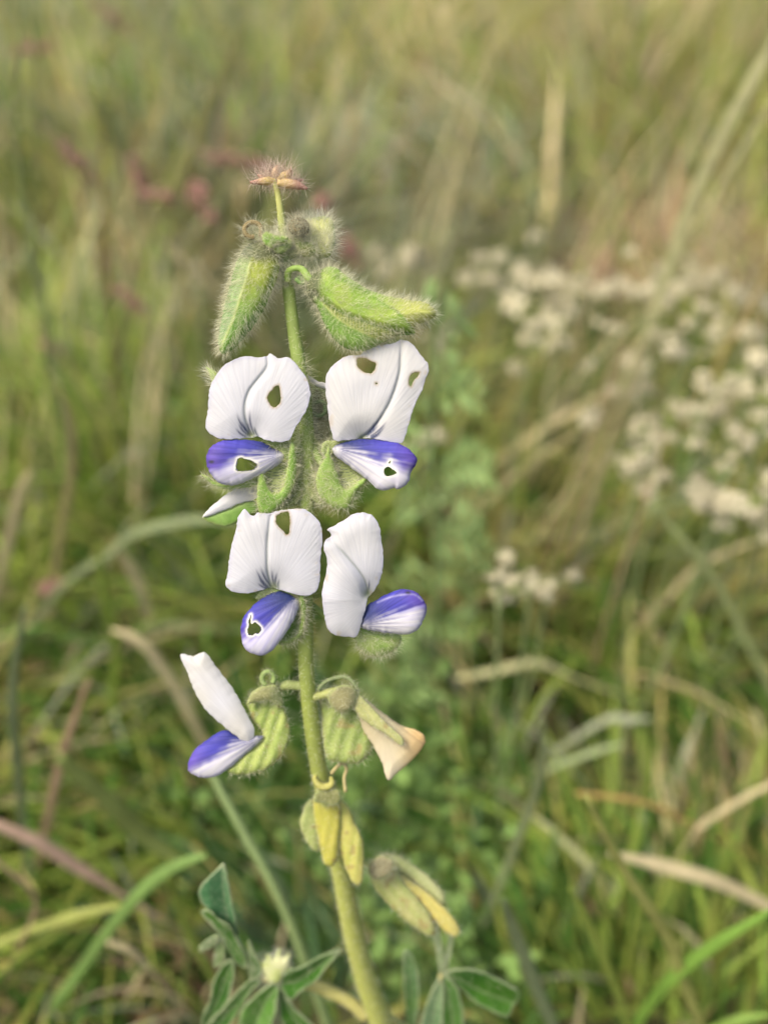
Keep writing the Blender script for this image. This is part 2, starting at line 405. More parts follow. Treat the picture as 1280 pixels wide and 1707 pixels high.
def ribbons(base, height, lean, width, cols, droop, segs=5, face=None):
    """many thin grass blades as one set of arrays"""
    n = len(base); t = np.linspace(0, 1, segs + 1)
    ld = np.stack([np.cos(lean[0]), np.sin(lean[0]), np.zeros(n)], 1)
    fa = lean[0] + math.pi / 2 + rng.normal(0, .7, n) if face is None else face
    side = np.stack([np.cos(fa), np.sin(fa), np.zeros(n)], 1)
    V = np.empty((n, segs + 1, 2, 3))
    for i, ti in enumerate(t):
        p = base + ld * (height * lean[1] * (ti * .35 + droop * ti ** 2.2))[:, None]
        p[:, 2] += height * (ti - droop * .38 * ti ** 3)
        w = width * (1 - ti ** 1.8) * (.6 + .4 * min(1, ti * 4)) * .5 + width * .03
        V[:, i, 0] = p - side * w[:, None]; V[:, i, 1] = p + side * w[:, None]
    o = np.arange(n)[:, None] * (segs + 1) * 2
    Q = np.vstack([o + np.array([2 * i, 2 * i + 1, 2 * i + 3, 2 * i + 2]) for i in range(segs)])
    cc = np.repeat(cols, (segs + 1) * 2, 0)
    g = np.tile(np.repeat(.72 + .4 * t, 2), n)[:, None]
    return V.reshape(-1, 3), Q, cc
def field(name, n, y0, y1, hmin, hmax, wmin, wmax, label, cat, seed, tmul=1.0, dens_noise=.35, pick=None):
    r = np.random.default_rng(seed)
    y = y0 * (y1 / y0) ** (r.random(n * 2)); x = r.uniform(-1, 1, n * 2) * (.50 + .74 * y)
    cl = vnoise(x * 9 + 31, y * 9 + 5) * .6 + vnoise(x * 23, y * 23 + 50) * .4
    k = cl > dens_noise + r.uniform(-.12, .12, n * 2); x, y = x[k][:n], y[k][:n]; n = len(x)
    h = r.uniform(hmin, hmax, n) * (.7 + .6 * vnoise(x * 5 + 3, y * 5 + 7))
    h = np.minimum(h, np.where(y < .75, (.05 + .24 * np.clip(y - .20, 0, 1)) * r.uniform(.6, 1.25, n), 9))
    base = np.stack([x, y, np.full(n, -.004)], 1)
    px, py = project(base + np.array([0, 0, 1]) * h[:, None] * .6)
    tx, ty = project(base + np.array([0, 0, 1]) * h[:, None])
    bare = (((x - SOIL_C[0]) / .15) ** 2 + ((y - SOIL_C[1]) / .19) ** 2 < 1) | ((tx > 1010) & (tx < 1290) & (ty > 355) & (ty < 440) & (y < SOIL_C[1]))
    kp = ~(bare & (r.random(n) < .72)); x, y, h, base, px, py = x[kp], y[kp], h[kp], base[kp], px[kp], py[kp]; n = len(x)
    w = zone_weights(px + r.normal(0, 40, n), py + r.normal(0, 40, n)) if pick is None else np.tile(pick, (n, 1))
    # neighbouring blades share a kind: pick with a smooth clump noise
    u = np.clip(vnoise(x * 14 + 70, y * 14 + 11) * .75 + r.random(n) * .25 + r.normal(0, .08, n), 0, .9999)
    u = np.clip((u - .5) * 1.35 + .5, 0, .9999); cum = np.cumsum(w, 1); ki = (u[:, None] > cum).sum(1).clip(0, 6)
    perm = r.random(n) < .35; ki[perm] = (r.random(perm.sum())[:, None] > cum[perm]).sum(1).clip(0, 6)
    cols = PAL[ki] * (1 + r.normal(0, .22, (n, 1))).clip(.5, 1.6) * (1 + r.normal(0, .06, (n, 3)))
    la = vnoise(x * 4 + 17, y * 4 + 23) * 6.28 * 1.3 + r.normal(0, .7, n)
    V, Q, cc = ribbons(base, h, (la, r.uniform(.15, 1.1, n) * tmul), r.uniform(wmin, wmax, n), cols, r.uniform(.1, 1.0, n))
    return tag(mesh_obj(name, V, [Q], M_GRASS, None, cc), label, cat, kind='stuff')
field('grass', 25000, .215, 1.3, .05, .18, .0022, .0060, 'dense mixed green and dry meadow grass behind the flowering stem', 'grass', 3)
field('grass', 25000, 1.0, 7.0, .08, .26, .004, .012, 'distant pale meadow grass fading into soft blur', 'grass', 4, dens_noise=.28)
field('low_grass', 20000, .20, 1.2, .02, .065, .002, .0045, 'short green undergrowth of fine grass close to the soil', 'grass', 5, dens_noise=.36)

field('broad_grass', 600, .235, .62, .06, .16, .005, .0095, 'scattered wide green grass leaves between the fine grass', 'grass', 9, dens_noise=.2, pick=np.array([.45, .30, .02, .15, .08, 0, 0]))
def near_turf(n, seed):
    r = np.random.default_rng(seed); x = r.uniform(-.7, .7, n); y = r.uniform(-.35, .22, n); h = r.uniform(.015, .045, n)
    V, Q, cc = ribbons(np.stack([x, y, np.full(n, -.004)], 1), h, (r.uniform(0, 6.28, n), r.uniform(.2, 1, n)), r.uniform(.002, .004, n), PAL[r.choice([0, 1, 1, 3, 4], n)] * r.uniform(.7, 1.2, (n, 1)), r.uniform(.1, .9, n), 4)
    tag(mesh_obj('short_turf', V, [Q], M_GRASS, None, cc), 'short turf around the foot of the flowering plant', 'grass', kind='stuff')
near_turf(9000, 51)
def stalks(n, seed):
    r = np.random.default_rng(seed); y = .42 * (2.6 / .42) ** r.random(n); x = r.uniform(-1, 1, n) * (.22 + .5 * y)
    h = r.uniform(.14, .30, n) * np.clip(y / .8, .55, 1.1); base = np.stack([x, y, np.full(n, -.004)], 1)
    la = np.where(x > -.05, r.normal(.2, .45, n), r.normal(1.6, .9, n)); k = r.random(n)
    cols = np.where((k < .55)[:, None], STRAW, np.where((k < .8)[:, None], G_OLIVE * 1.1, G_BRIGHT * 1.15)) * r.uniform(.75, 1.2, (n, 1))
    V, Q, cc = ribbons(base, h, (la, r.uniform(.3, 1.3, n)), r.uniform(.0018, .0042, n), cols, r.uniform(0, .5, n), 6, face=r.normal(0, .5, n))
    tag(mesh_obj('dry_stalks', V, [Q], M_GRASS, None, cc), 'many long thin straw coloured stalks slanting through the meadow', 'grass', kind='stuff')
stalks(420, 41)
def herbs(name, centres, label, seed, leaf=.006, n=420, col=G_GREY):
    r = np.random.default_rng(seed); VV = []; QQ = []; CC = []; k = 0
    for (c, rad, hh) in centres:
        p = np.asarray(c) + np.stack([r.normal(0, rad * .5, n), r.normal(0, rad * .5, n), np.abs(r.normal(0, .5, n)) * hh], 1)
        d = r.normal(size=(n, 3)); d[:, 2] = np.abs(d[:, 2]) * .8; d /= np.linalg.norm(d, axis=1)[:, None]
        s = np.cross(d, r.normal(size=(n, 3))); s /= np.linalg.norm(s, axis=1)[:, None]
        L = leaf * r.uniform(.6, 1.6, n)[:, None]
        q = np.stack([p, p + d * L * .5 + s * L * .22, p + d * L, p + d * L * .5 - s * L * .22], 1)
        VV.append(q.reshape(-1, 3)); QQ.append(np.arange(n * 4).reshape(-1, 4) + k); k += n * 4
        CC.append(np.repeat(np.asarray(col) * (1 + r.normal(0, .25, (n, 1))).clip(.4, 1.7), 4, 0))
    return tag(mesh_obj(name, np.vstack(VV), [np.vstack(QQ)], M_HERB, None, np.vstack(CC), smooth=False), label, 'ground cover', kind='stuff')
def spots(pxs, z): return [(Wz(a, b, z) * np.array([1, 1, 0]), rad, hh) for a, b, rad, hh in pxs]
herbs('ground_cover', spots([(640, 210, .16, .10), (520, 250, .14, .10), (760, 260, .15, .09), (600, 330, .12, .09), (430, 200, .16, .1), (700, 380, .09, .07),
      (560, 430, .08, .06), (820, 330, .1, .08), (230, 170, .14, .1), (660, 300, .1, .1)], .06), 'soft grey green herb leaves massed behind the hairy tip', 21, .010, 600, G_GREY * .95)
herbs('ground_cover', spots([(640, 1150, .03, .05), (700, 1250, .03, .05), (600, 1350, .03, .05), (760, 1330, .03, .05), (680, 1420, .03, .04), (740, 1500, .03, .04), (620, 1250, .03, .04), (420, 1330, .03, .04), (350, 1280, .03, .04)], .05),
      'low bluish green feathery leaves behind the lower stem', 22, .009, 420, np.array([.18, .29, .08]))
herbs('ground_cover', spots([(150, 560, .05, .07), (80, 480, .06, .07), (230, 640, .05, .06), (130, 430, .06, .07), (250, 560, .05, .06), (320, 720, .05, .05)], .05),
      'mid green leafy weeds at the foot of the tall grass', 23, .008, 380, np.array([.16, .24, .09]))

# ------------------------------------------------------------------ single grass blades and stalks one can pick out
def blade(name, pts, width_px, col, label, cat, h, group=None, kink=.25, base=None, m=None, taper=(.75, 1, 1, .35), col2=None):
    """a V-folded blade through photo points on the upright plane y = h (one value or one per point); its foot is carried down to the soil"""
    pts = np.asarray(pts, float)
    low = pts[np.argmax(pts[:, 1])].copy(); low[1] = min(low[1], 1707); h = min(max(h, min(float(Wz(low[0], low[1], .05)[1]), h * 1.12)), float(Wz(low[0], low[1], .06)[1]))
    width_px = max(3.5, width_px * .92 - 8.5 * (1 - FOCUS / (h * 1.15))); hh = np.broadcast_to(np.asarray(h, float), (len(pts),))
    P = Wh(pts[:, 0], pts[:, 1], hh); d = (P - CAM) @ FWD
    P[:, 2] = np.maximum(P[:, 2], .004)
    wpts = np.interp(np.linspace(0, 1, len(pts)), np.linspace(0, 1, len(taper)), taper) * width_px * d / F
    foot = 0 if P[0, 2] < P[-1, 2] else -1
    if P[foot, 2] > .012:
        q = P[foot].copy(); q2 = P[1 if foot == 0 else -2]
        dirn = (q - q2); dirn[2] = min(dirn[2], -.01); dirn = dirn / np.linalg.norm(dirn)
        steep = dirn + np.array([0, .15, -.45]); steep /= np.linalg.norm(steep); z = q[2]
        g1_ = q + dirn * min(.35 * z / max(-dirn[2], .25), .04); st2_ = steep * (g1_[2] + .004) / max(-steep[2], .3); g2_ = g1_ + st2_; g2_[2] = -.004
        if foot == 0: P = np.vstack([g2_, g1_, P]); wpts = np.concatenate([[wpts[0] * .7, wpts[0] * .9], wpts])
        else: P = np.vstack([P, g1_, g2_]); wpts = np.concatenate([wpts, [wpts[-1] * .9, wpts[-1] * .7]])
    S = smooth_open(np.column_stack([P, wpts]), 7); P = S[:, :3]; w = np.maximum(S[:, 3], 1e-4)
    t = np.gradient(P, axis=0); t /= np.linalg.norm(t, axis=1)[:, None]
    view = P - CAM; view /= np.linalg.norm(view, axis=1)[:, None]
    side = np.cross(t, view); side /= np.linalg.norm(side, axis=1)[:, None]; nrm = np.cross(side, t)
    up = np.where((nrm @ np.array([0, -.6, .8]))[:, None] < 0, -nrm, nrm)
    n = len(P); V = np.stack([P - side * w[:, None] * .5, P - up * w[:, None] * kink, P + side * w[:, None] * .5], 1).reshape(-1, 3)
    i = np.arange(n - 1)[:, None] * 3
    Q = np.vstack([i + np.array([0, 1, 4, 3]), i + np.array([1, 2, 5, 4])])
    tt = np.linspace(0, 1, n); cc = np.tile(col, (n, 1)) if col2 is None else mix(np.tile(col, (n, 1)), np.tile(col2, (n, 1)), sstep(.2, .8, tt))
    cc = cc * (1 + .18 * (vnoise(tt * 9 + pts[0, 0], tt * 0 + pts[0, 1]) - .5))[:, None]
    cc = np.repeat(cc * .86, 3, 0); cc[1::3] *= 1.12
    b0 = P[0] if P[0, 2] < P[-1, 2] else P[-1]
    o = mesh_obj(name, V, [Q], m or M_STRAW, None, cc, loc=b0 * np.array([1, 1, 0]))
    md = o.modifiers.new("thickness", 'SOLIDIFY'); md.thickness = .0003; md.offset = 0
    return tag(o, label, cat, group)
PALE = np.array([.46, .46, .24]); PG = np.array([.36, .42, .18]); OCH = np.array([.42, .30, .10]); GG = np.array([.28, .34, .17]); PINKT = np.array([.48, .34, .25])
blade('grass_leaf', [(1100, 490), (1150, 345), (1215, 205), (1285, 80), (1330, 10)], 30, PALE, 'broad pale leaf slanting up beside the reddish bare soil', 'grass leaf', .40)
blade('grass_leaf', [(1190, 330), (1215, 285), (1245, 235), (1300, 150)], 17, PALE, 'narrower pale leaf running parallel above the broad one', 'grass leaf', .42)
blade('dry_stalk', [(1130, 720), (1200, 600), (1285, 445), (1330, 370)], 12, OCH, 'thin ochre stalk slanting among the white blossom clusters', 'stalk', .42)
blade('dry_leaf', [(860, 748), (905, 715), (960, 683), (1035, 640)], 20, STRAW, 'single dry straw leaf lying nearly level between white blossoms and feathery herb', 'dry leaf', .50)
blade('grass_leaf', [(1300, 1180), (1240, 1060), (1190, 965), (1140, 903), (1083, 840)], 20, PG, 'olive leaf crossing below the white blossom clusters', 'grass leaf', .40)
for a, wd in (((910, 950), 5), ((925, 955), 4), ((948, 950), 6), ((990, 1100), 5)):
    x, y = a; blade('dry_stalk', [(x, y), (x + 42, y - 140), (x + 85, y - 265), (x + 120, y - 380)], wd, TAN * 1.15, 'hair thin brown grass stalk leaning in the bunch below the white blossoms', 'stalk', .47, group='thin brown stalks in one bunch')
blade('dry_leaf', [(760, 1130), (830, 1118), (895, 1105), (962, 1132)], 18, PALE, 'pale leaf arching over beside the green herb mass', 'dry leaf', .40)
blade('grass_leaf', [(1170, 1720), (1140, 1640), (1110, 1560), (1040, 1450), (975, 1325)], 20, np.array([.38, .40, .12]), 'long dull yellow green leaf rising past the wide straw leaf', 'grass leaf', .285)
blade('dry_leaf', [(1300, 1520), (1200, 1472), (1110, 1445), (1015, 1422)], 26, STRAW, 'wide straw coloured leaf reaching in over dark green blades', 'dry leaf', .30)
blade('grass_leaf', [(1050, 1720), (1110, 1640), (1190, 1575), (1290, 1515)], 22, np.array([.17, .31, .05]), 'bright green grass leaf crossing under the wide straw leaf', 'grass leaf', .27)
blade('dry_leaf', [(960, 1322), (1080, 1340), (1190, 1395)], 13, OCH * 1.05, 'narrow ochre leaf above the wide straw leaf', 'dry leaf', .33)
blade('grass_leaf', [(930, 1730), (895, 1650), (860, 1560), (838, 1500)], 24, GG, 'grey green stalk rising behind the lower palmate leaf', 'stalk', .255)
blade('grass_leaf', [(1050, 1720), (1015, 1620), (975, 1530), (950, 1480)], 16, G_BRIGHT * .95, 'mid green leaf next to the bent yellow green leaf', 'grass leaf', .29)
blade('dry_leaf', [(1300, 1300), (1240, 1330), (1170, 1375), (1150, 1400)], 14, STRAW * .9, 'short straw leaf end over the narrow ochre leaf', 'dry leaf', .34)
blade('grass_leaf', [(920, 1280), (960, 1265), (1000, 1250), (1040, 1240)], 14, GG * 1.25, 'short light green leaf lying flat in the grass', 'grass leaf', .42)
blade('grass_leaf', [(1010, 1200), (1045, 1200), (1085, 1198)], 20, np.array([.42, .46, .30]), 'short silvery leaf lying level in the grass', 'grass leaf', .44)
blade('grass_leaf', [(100, 950), (112, 780), (92, 600), (55, 430), (28, 220), (40, -20)], 15, PG * .95, 'tall pale green grass leaf beside the reddish spikes', 'grass leaf', .40)
blade('grass_leaf', [(90, 900), (88, 720), (75, 560), (60, 320), (62, 120), (50, -20)], 13, np.array([.36, .38, .15]), 'tall yellowish grass leaf beside the reddish spikes', 'grass leaf', .41)
blade('grass_leaf', [(12, 600), (8, 400), (10, 200), (14, -20)], 10, PG * .85, 'thin upright grass leaf beside the two tall pale ones', 'grass leaf', .50)
blade('grass_leaf', [(280, 345), (318, 262), (365, 140), (412, 30)], 24, np.array([.38, .37, .15]), 'broad yellow green leaf slanting up over the reddish spikes', 'grass leaf', .50)
blade('grass_leaf', [(465, 175), (530, 85), (605, -5)], 15, PALE * .9, 'pale slanting leaf high behind the hairy tip', 'grass leaf', .56)
blade('dry_leaf', [(-10, 1000), (18, 890), (35, 820), (52, 785)], 24, STRAW, 'stubby straw coloured dry leaf beside the curving tan one', 'dry leaf', .40)
blade('dry_leaf', [(85, 1010), (100, 900), (122, 770), (118, 700), (98, 640)], 22, np.array([.44, .38, .17]), 'straw and tan leaf curving up next to the stubby dry leaf', 'dry leaf', .40)
blade('dry_leaf', [(255, 1050), (240, 1000), (220, 950), (192, 903)], 22, STRAW * .95, 'short straw leaf under the arching grey green leaf', 'dry leaf', .36)
blade('dry_leaf', [(335, 1228), (300, 1160), (258, 1095), (222, 1062), (186, 1050)], 22, STRAW * 1.08, 'curved pale straw leaf arching down to the lowest purple and white flower', 'dry leaf', .275)
blade('grass_leaf', [(180, 925), (225, 890), (290, 872), (350, 866), (400, 872)], 22, GG, 'grey green leaf arching behind the upper flowers', 'grass leaf', .33)
blade('grass_leaf', [(230, 1046), (290, 1042), (350, 1048), (430, 1052)], 17, np.array([.27, .34, .14]), 'level green leaf passing behind the middle flowers', 'grass leaf', .36)
blade('dry_stalk', [(-10, 1372), (60, 1402), (130, 1445), (205, 1492)], 24, PINKT, 'pinkish tan dry stalk lying across the dark grass', 'stalk', .32)
blade('grass_leaf', [(125, 1630), (190, 1540), (250, 1472), (300, 1440), (345, 1425)], 24, np.array([.20, .33, .09]), 'bright green leaf bending down beside the palmate leaf', 'grass leaf', .265)
blade('grass_leaf', [(-10, 1575), (60, 1548), (130, 1525), (210, 1508)], 18, np.array([.34, .38, .10]), 'yellow green leaf ending against the bright green bending leaf', 'grass leaf', .275)
blade('grass_leaf', [(100, 1262), (170, 1325), (250, 1400), (325, 1450)], 34, np.array([.20, .25, .07]), 'wide olive leaf slanting down behind the bright green one', 'grass leaf', .31)
blade('grass_leaf', [(45, 1420), (30, 1280), (22, 1150), (42, 1010)], 20, GG * .9, 'grey green upright leaf next to the tan stalk', 'grass leaf', .34)
blade('dry_stalk', [(70, 1410), (88, 1330), (110, 1240), (150, 1130)], 18, TAN * 1.1, 'brown upright stalk above the pinkish tan stalk', 'stalk', .34)
blade('grass_leaf', [(345, 1610), (312, 1550), (290, 1480), (282, 1430)], 18, G_BRIGHT * .9, 'short green leaf right behind the palmate leaf', 'grass leaf', .262)
blade('dry_stalk', [(185, 520), (178, 430), (174, 330), (170, 200)], 13, np.array([.38, .26, .09]), 'upright orange brown stalk among the reddish spikes', 'stalk', .50)
blade('dry_stalk', [(395, 520), (335, 455), (290, 420), (245, 378)], 14, STRAW * .85, 'leaning tan stalk near the small pale blossom', 'stalk', .5)
blade('grass_leaf', [(180, 1200), (195, 1090), (175, 1000), (165, 900)], 20, np.array([.26, .36, .06]), 'lively yellow green leaf behind the short straw leaf', 'grass leaf', .38)
blade('dry_leaf', [(180, 1570), (225, 1590), (270, 1640)], 13, STRAW * .8, 'small dry leaf bit hanging under the bright green leaf', 'dry leaf', .27)
blade('dry_leaf', [(1110, 1000), (1170, 940), (1290, 890)], 16, STRAW * .85, 'dry leaf crossing the olive leaf', 'dry leaf', .45)
blade('grass_leaf', [(830, 1480), (870, 1380), (900, 1290), (905, 1200)], 18, GG * .8, 'dim green leaf beside the reddish litter', 'grass leaf', .37)
blade('grass_leaf', [(1180, 1720), (1230, 1700), (1290, 1690)], 16, np.array([.2, .32, .06]), 'bright green leaf low beneath the others', 'grass leaf', .25)
blade('dry_stalk', [(-10, 1430), (60, 1500), (30, 1580)], 9, TAN * 1.2, 'crooked grey brown twig beside the pinkish stalk', 'stalk', .31)

# tall round stalk just behind the plant
pts = np.array([(600, 1860), (548, 1710), (505, 1590), (460, 1485), (405, 1385), (352, 1285), (345, 1245)], float)
P = Wd(pts[:, 0], pts[:, 1], np.array([.34, .318, .305, .30, .298, .297, .296]))
P = np.vstack([[P[0, 0] + .02, P[0, 1] + .01, -.004], P]); S = smooth_open(P, 8); V, fc = tube_geo(S, np.linspace(.0018, .0013, len(S)), 8)
tag(mesh_obj('weed_stalk', V, fc, M_STEM, None, np.array([.22, .30, .12]), loc=P[0]), 'round grey green weed stalk leaning behind the flowering stem', 'stalk')

# ------------------------------------------------------------------ white blossom clusters
def blossom_head(parent, c, rad, r, n, tint):
    VV = []; TT = []; CC = []; k = 0
    subs = [(np.zeros(3), .8)] + [(r.normal(0, .75, 3) * np.array([1, 1, .8]), r.uniform(.3, .7)) for _ in range(int(r.integers(2, 5)))]
    for off, sc in subs:
        cc = c + off * rad
        for i in range(max(6, int(n * sc * .7))):
            u = r.normal(size=3); u[2] = abs(u[2]) * .8 + .1; u /= np.linalg.norm(u); p = cc + u * rad * sc * np.array([1, 1, .6]) * r.uniform(.3, 1.0)
            e1 = np.cross(u, r.normal(size=3)); e1 /= np.linalg.norm(e1); e2 = np.cross(u, e1); s = rad * r.uniform(.18, .31); tn = tint * r.uniform(.75, 1.1)
            for q in range(4):
                a = q * math.pi / 2 + .2; d = e1 * math.cos(a) + e2 * math.sin(a); w = -e1 * math.sin(a) + e2 * math.cos(a)
                VV += [p, p + d * s * .7 + w * s * .42 + u * s * .15, p + d * s * 1.15 + u * s * .05, p + d * s * .7 - w * s * .42 + u * s * .15]
                TT.append((k, k + 1, k + 2, k + 3)); k += 4; CC += [tn * .8, tn, tn, tn]
        if sc < .75:
            VS, fs = tube_geo(np.array([c + np.array([0, 0, -rad * .8]), (c + cc) / 2 + np.array([0, 0, -rad * .3]), cc]), .0005, 4, cap=False)
            TT += [tuple(f + k) for f in fs[0]]; VV += list(VS); CC += [np.array([.26, .30, .13])] * len(VS); k += len(VS)
    return mesh_obj('flower_head', np.array(VV), [np.array(TT)], M_WHITE, parent, np.array(CC))
WH = [(690, 440, 34), (818, 465, 20), (870, 445, 26), (905, 470, 26), (925, 525, 38), (1010, 485, 22), (1068, 490, 20), (1130, 482, 28), (1190, 460, 20),
      (1232, 500, 24), (1130, 592, 24), (1072, 660, 24), (1078, 705, 24), (1190, 690, 24), (1058, 765, 30), (1102, 795, 20), (1250, 745, 30), (1225, 835, 38),
      (1272, 600, 26), (1050, 605, 18), (1240, 560, 28), (1195, 560, 18), (1150, 540, 18), (832, 965, 17), (885, 968, 18), (915, 975, 20), (715, 735, 26), (1265, 860, 26), (880, 565, 18), (1290, 520, 24), (1160, 740, 20), (730, 575, 16), (960, 470, 18), (1095, 560, 16), (1175, 640, 18), (1020, 545, 15), (1240, 650, 22), (1130, 680, 16), (1210, 780, 20), (1275, 690, 20), (985, 605, 14), (1100, 450, 14), (1290, 790, 24), (1170, 510, 16)]
rw = np.random.default_rng(11)
for (px, py, rp) in WH:
    c = Wz(px, py, rw.uniform(.15, .185)); d = (c - CAM) @ FWD; rad = rp * d / F * 1.2
    foot = np.array([c[0] + rw.normal(0, .012), c[1] + abs(rw.normal(0, .012)), -.003])
    t = empty('white_wildflower', foot * np.array([1, 1, 0]))
    if py > 940: lab = 'small cream blossom cluster low in the grass beyond the arching pale leaf'
    elif px < 760: lab = 'cream blossom cluster peeping out behind the tall feathery herb'
    elif rp >= 36: lab = 'largest kind of rounded cream blossom cluster out in the grass'
    elif px < 960: lab = 'cream blossom cluster between the big bud tip and the dry straw leaf'
    elif px > 1180 or py > 640: lab = 'cream blossom cluster on the far side of the thin ochre stalk'
    else: lab = 'cream blossom cluster between the broad pale leaf and the ochre stalk'
    tag(t, lab, 'wildflower', 'cream white blossom clusters')
    S = smooth_open(np.array([foot, (foot + c) / 2 + rw.normal(0, .006, 3), c]), 5); V, fc = tube_geo(S, .0008, 5)
    mesh_obj('stem', V, fc, M_STEM, t, np.array([.22, .28, .12]))
    blossom_head(t, c, rad * rw.uniform(.95, 1.5), rw, 26, np.array([.76, .71, .50]) * rw.uniform(.8, 1.1))
c = Wz(322, 447, .16); t = empty('pale_wildflower', [c[0], c[1], 0]); tag(t, 'lone small pale blossom beside the leaning tan stalk', 'wildflower')
V, fc = tube_geo(np.array([[c[0], c[1], -.003], [c[0] + .003, c[1], .08], c]), .0008, 5); mesh_obj('stem', V, fc, M_STEM, t, np.array([.22, .28, .12]))
blossom_head(t, c, .008, rw, 18, np.array([.66, .63, .48]))

# ------------------------------------------------------------------ reddish seed spikes
def spike(a, b, h, wide, col):
    a = Wh(*a, h); b = Wh(*b, h); ax = b - a; L = np.linalg.norm(ax); ax /= L
    foot = np.array([a[0] + rw.normal(0, .015), a[1] + .01, -.003])
    t = empty('seed_spike', foot * np.array([1, 1, 0])); tag(t, 'reddish grass seed spike on a thin stalk out in the grass', 'seed spike', 'reddish grass seed spikes')
    S = smooth_open(np.array([foot, foot * .45 + a * .55 + np.array([0, 0, .02]), a, b]), 6); V, fc = tube_geo(S, .0006, 5); mesh_obj('stalk', V, fc, M_PINK, t, np.array([.33, .30, .16]))
    VV = []; QQ = []; k = 0
    for i in range(46):
        s = rw.random(); e = np.cross(ax, rw.normal(size=3)); e /= np.linalg.norm(e)
        p = a + ax * L * s; d = ax * .7 + e * .8; d /= np.linalg.norm(d); l = wide * (1 - abs(s - .45) * .8) * rw.uniform(.8, 1.3); w = np.cross(d, e); w /= np.linalg.norm(w); q2 = np.cross(d, w)
        VV += [p, p + d * l * .5 + w * l * .2, p + d * l * .5 + q2 * l * .2, p + d * l * .5 - w * l * .2, p + d * l * .5 - q2 * l * .2, p + d * l]
        QQ += [(k, k + 1, k + 2), (k, k + 2, k + 3), (k, k + 3, k + 4), (k, k + 4, k + 1), (k + 5, k + 2, k + 1), (k + 5, k + 3, k + 2), (k + 5, k + 4, k + 3), (k + 5, k + 1, k + 4)]; k += 6
    mesh_obj('spikelet_cluster', np.array(VV), [np.array(QQ)], M_PINK, t, np.array(col) * rw.uniform(.85, 1.1))
RED = np.array([.48, .27, .23])
for a, b in [((150, 2), (225, 60)), ((15, 90), (92, 74)), ((105, 238), (163, 305)), ((222, 262), (244, 325)), ((238, 322), (296, 332)), ((340, 258), (432, 278)),
             ((312, 322), (366, 372)), ((322, 310), (352, 330)), ((536, 325), (545, 365)), ((572, 388), (602, 455)), ((193, 482), (250, 522)), ((72, 568), (106, 586)), ((60, 985), (105, 975)), ((420, 262), (470, 300))]:
    yy = (a[1] + b[1]) / 2; spike(b if b[1] > a[1] else a, a if b[1] > a[1] else b, float(np.interp(yy, [0, 300, 600, 1000], [.80, .56, .50, .38])), .0065, RED)

# ------------------------------------------------------------------ feathery herbs behind
def feathery(stem_px, h, leaves, label, col, stemcol, seed, wl=1.0):
    r = np.random.default_rng(seed); pts = np.array(stem_px, float); P = Wh(pts[:, 0], pts[:, 1], np.full(len(pts), h)); foot = np.array([P[0, 0] + .004, P[0, 1], -.003])
    t = empty('feathery_herb', foot * np.array([1, 1, 0])); tag(t, label, 'herb')
    S = smooth_open(np.vstack([foot, P]), 8); V, fc = tube_geo(S, np.linspace(.0016, .0007, len(S)), 6); mesh_obj('stem', V, fc, M_STEM, t, stemcol)
    for (x0, y0, x1, y1, n) in leaves:
        A = Wh(x0, y0, h); B = Wh(x1, y1, h + r.normal(0, .02)); Mi = (A + B) / 2 + np.array([0, 0, .006]); R_ = smooth_open(np.array([A, Mi, B]), 8)
        V, fc = tube_geo(R_, .0004, 4); VV = [V]; FQ = [fc[0]]; FT = [fc[1]]; k = len(V)
        for i in range(n):
            s = (i + 1) / n; p = R_[int(s * (len(R_) - 1))]; tn = (B - A) / np.linalg.norm(B - A)
            for sg in (-1, 1):
                e = np.cross(tn, [0, -.8, .6]) * sg; e /= np.linalg.norm(e); d = e * .9 + tn * .55 + r.normal(0, .18, 3); d /= np.linalg.norm(d)
                l = .0125 * wl * (1 - .45 * abs(s - .5)) * r.uniform(.8, 1.15); w = np.cross(d, r.normal(0, .3, 3) + np.array([0, -.6, .8])); w /= np.linalg.norm(w)
                VV.append(np.array([p, p + d * l * .55 + w * l * .10, p + d * l, p + d * l * .55 - w * l * .10])); FQ.append(np.array([[k, k + 1, k + 2, k + 3]])); k += 4
        mesh_obj('leaf', np.vstack(VV), [np.vstack(FQ), np.vstack(FT)], M_HERB, t, np.asarray(col) * r.uniform(.85, 1.15))
TE = np.array([.23, .34, .12])
feathery([(722, 1120), (728, 950), (722, 800), (722, 650), (726, 540), (735, 480)], .36,
         [(722, 670, 795, 668, 8), (722, 660, 660, 690, 7), (722, 640, 770, 630, 6), (725, 790, 818, 790, 8), (725, 800, 800, 770, 8), (725, 820, 800, 850, 8), (725, 900, 812, 930, 9), (725, 900, 800, 890, 8), (725, 860, 670, 850, 7), (726, 560, 770, 545, 6), (726, 540, 700, 520, 5), (727, 950, 790, 980, 7), (727, 960, 670, 985, 7), (724, 740, 665, 760, 6), (727, 1030, 670, 1060, 7), (727, 1040, 790, 1060, 7)],
         'tall feathery blue green herb standing right behind the upper flowers', TE, np.array([.20, .28, .11]), 5)
feathery([(640, 1500), (650, 1380), (660, 1250), (665, 1130)], .33,
         [(660, 1250, 730, 1230, 8), (655, 1300, 590, 1290, 8), (655, 1330, 740, 1340, 9), (650, 1380, 580, 1400, 8), (662, 1180, 720, 1150, 8), (662, 1190, 600, 1160, 8), (648, 1420, 720, 1440, 8), (645, 1450, 580, 1470, 7), (664, 1140, 640, 1080, 6), (664, 1140, 700, 1090, 6)],
         'short feathery green herb behind the yellowing pods', TE * .95, np.array([.18, .26, .1]), 6)
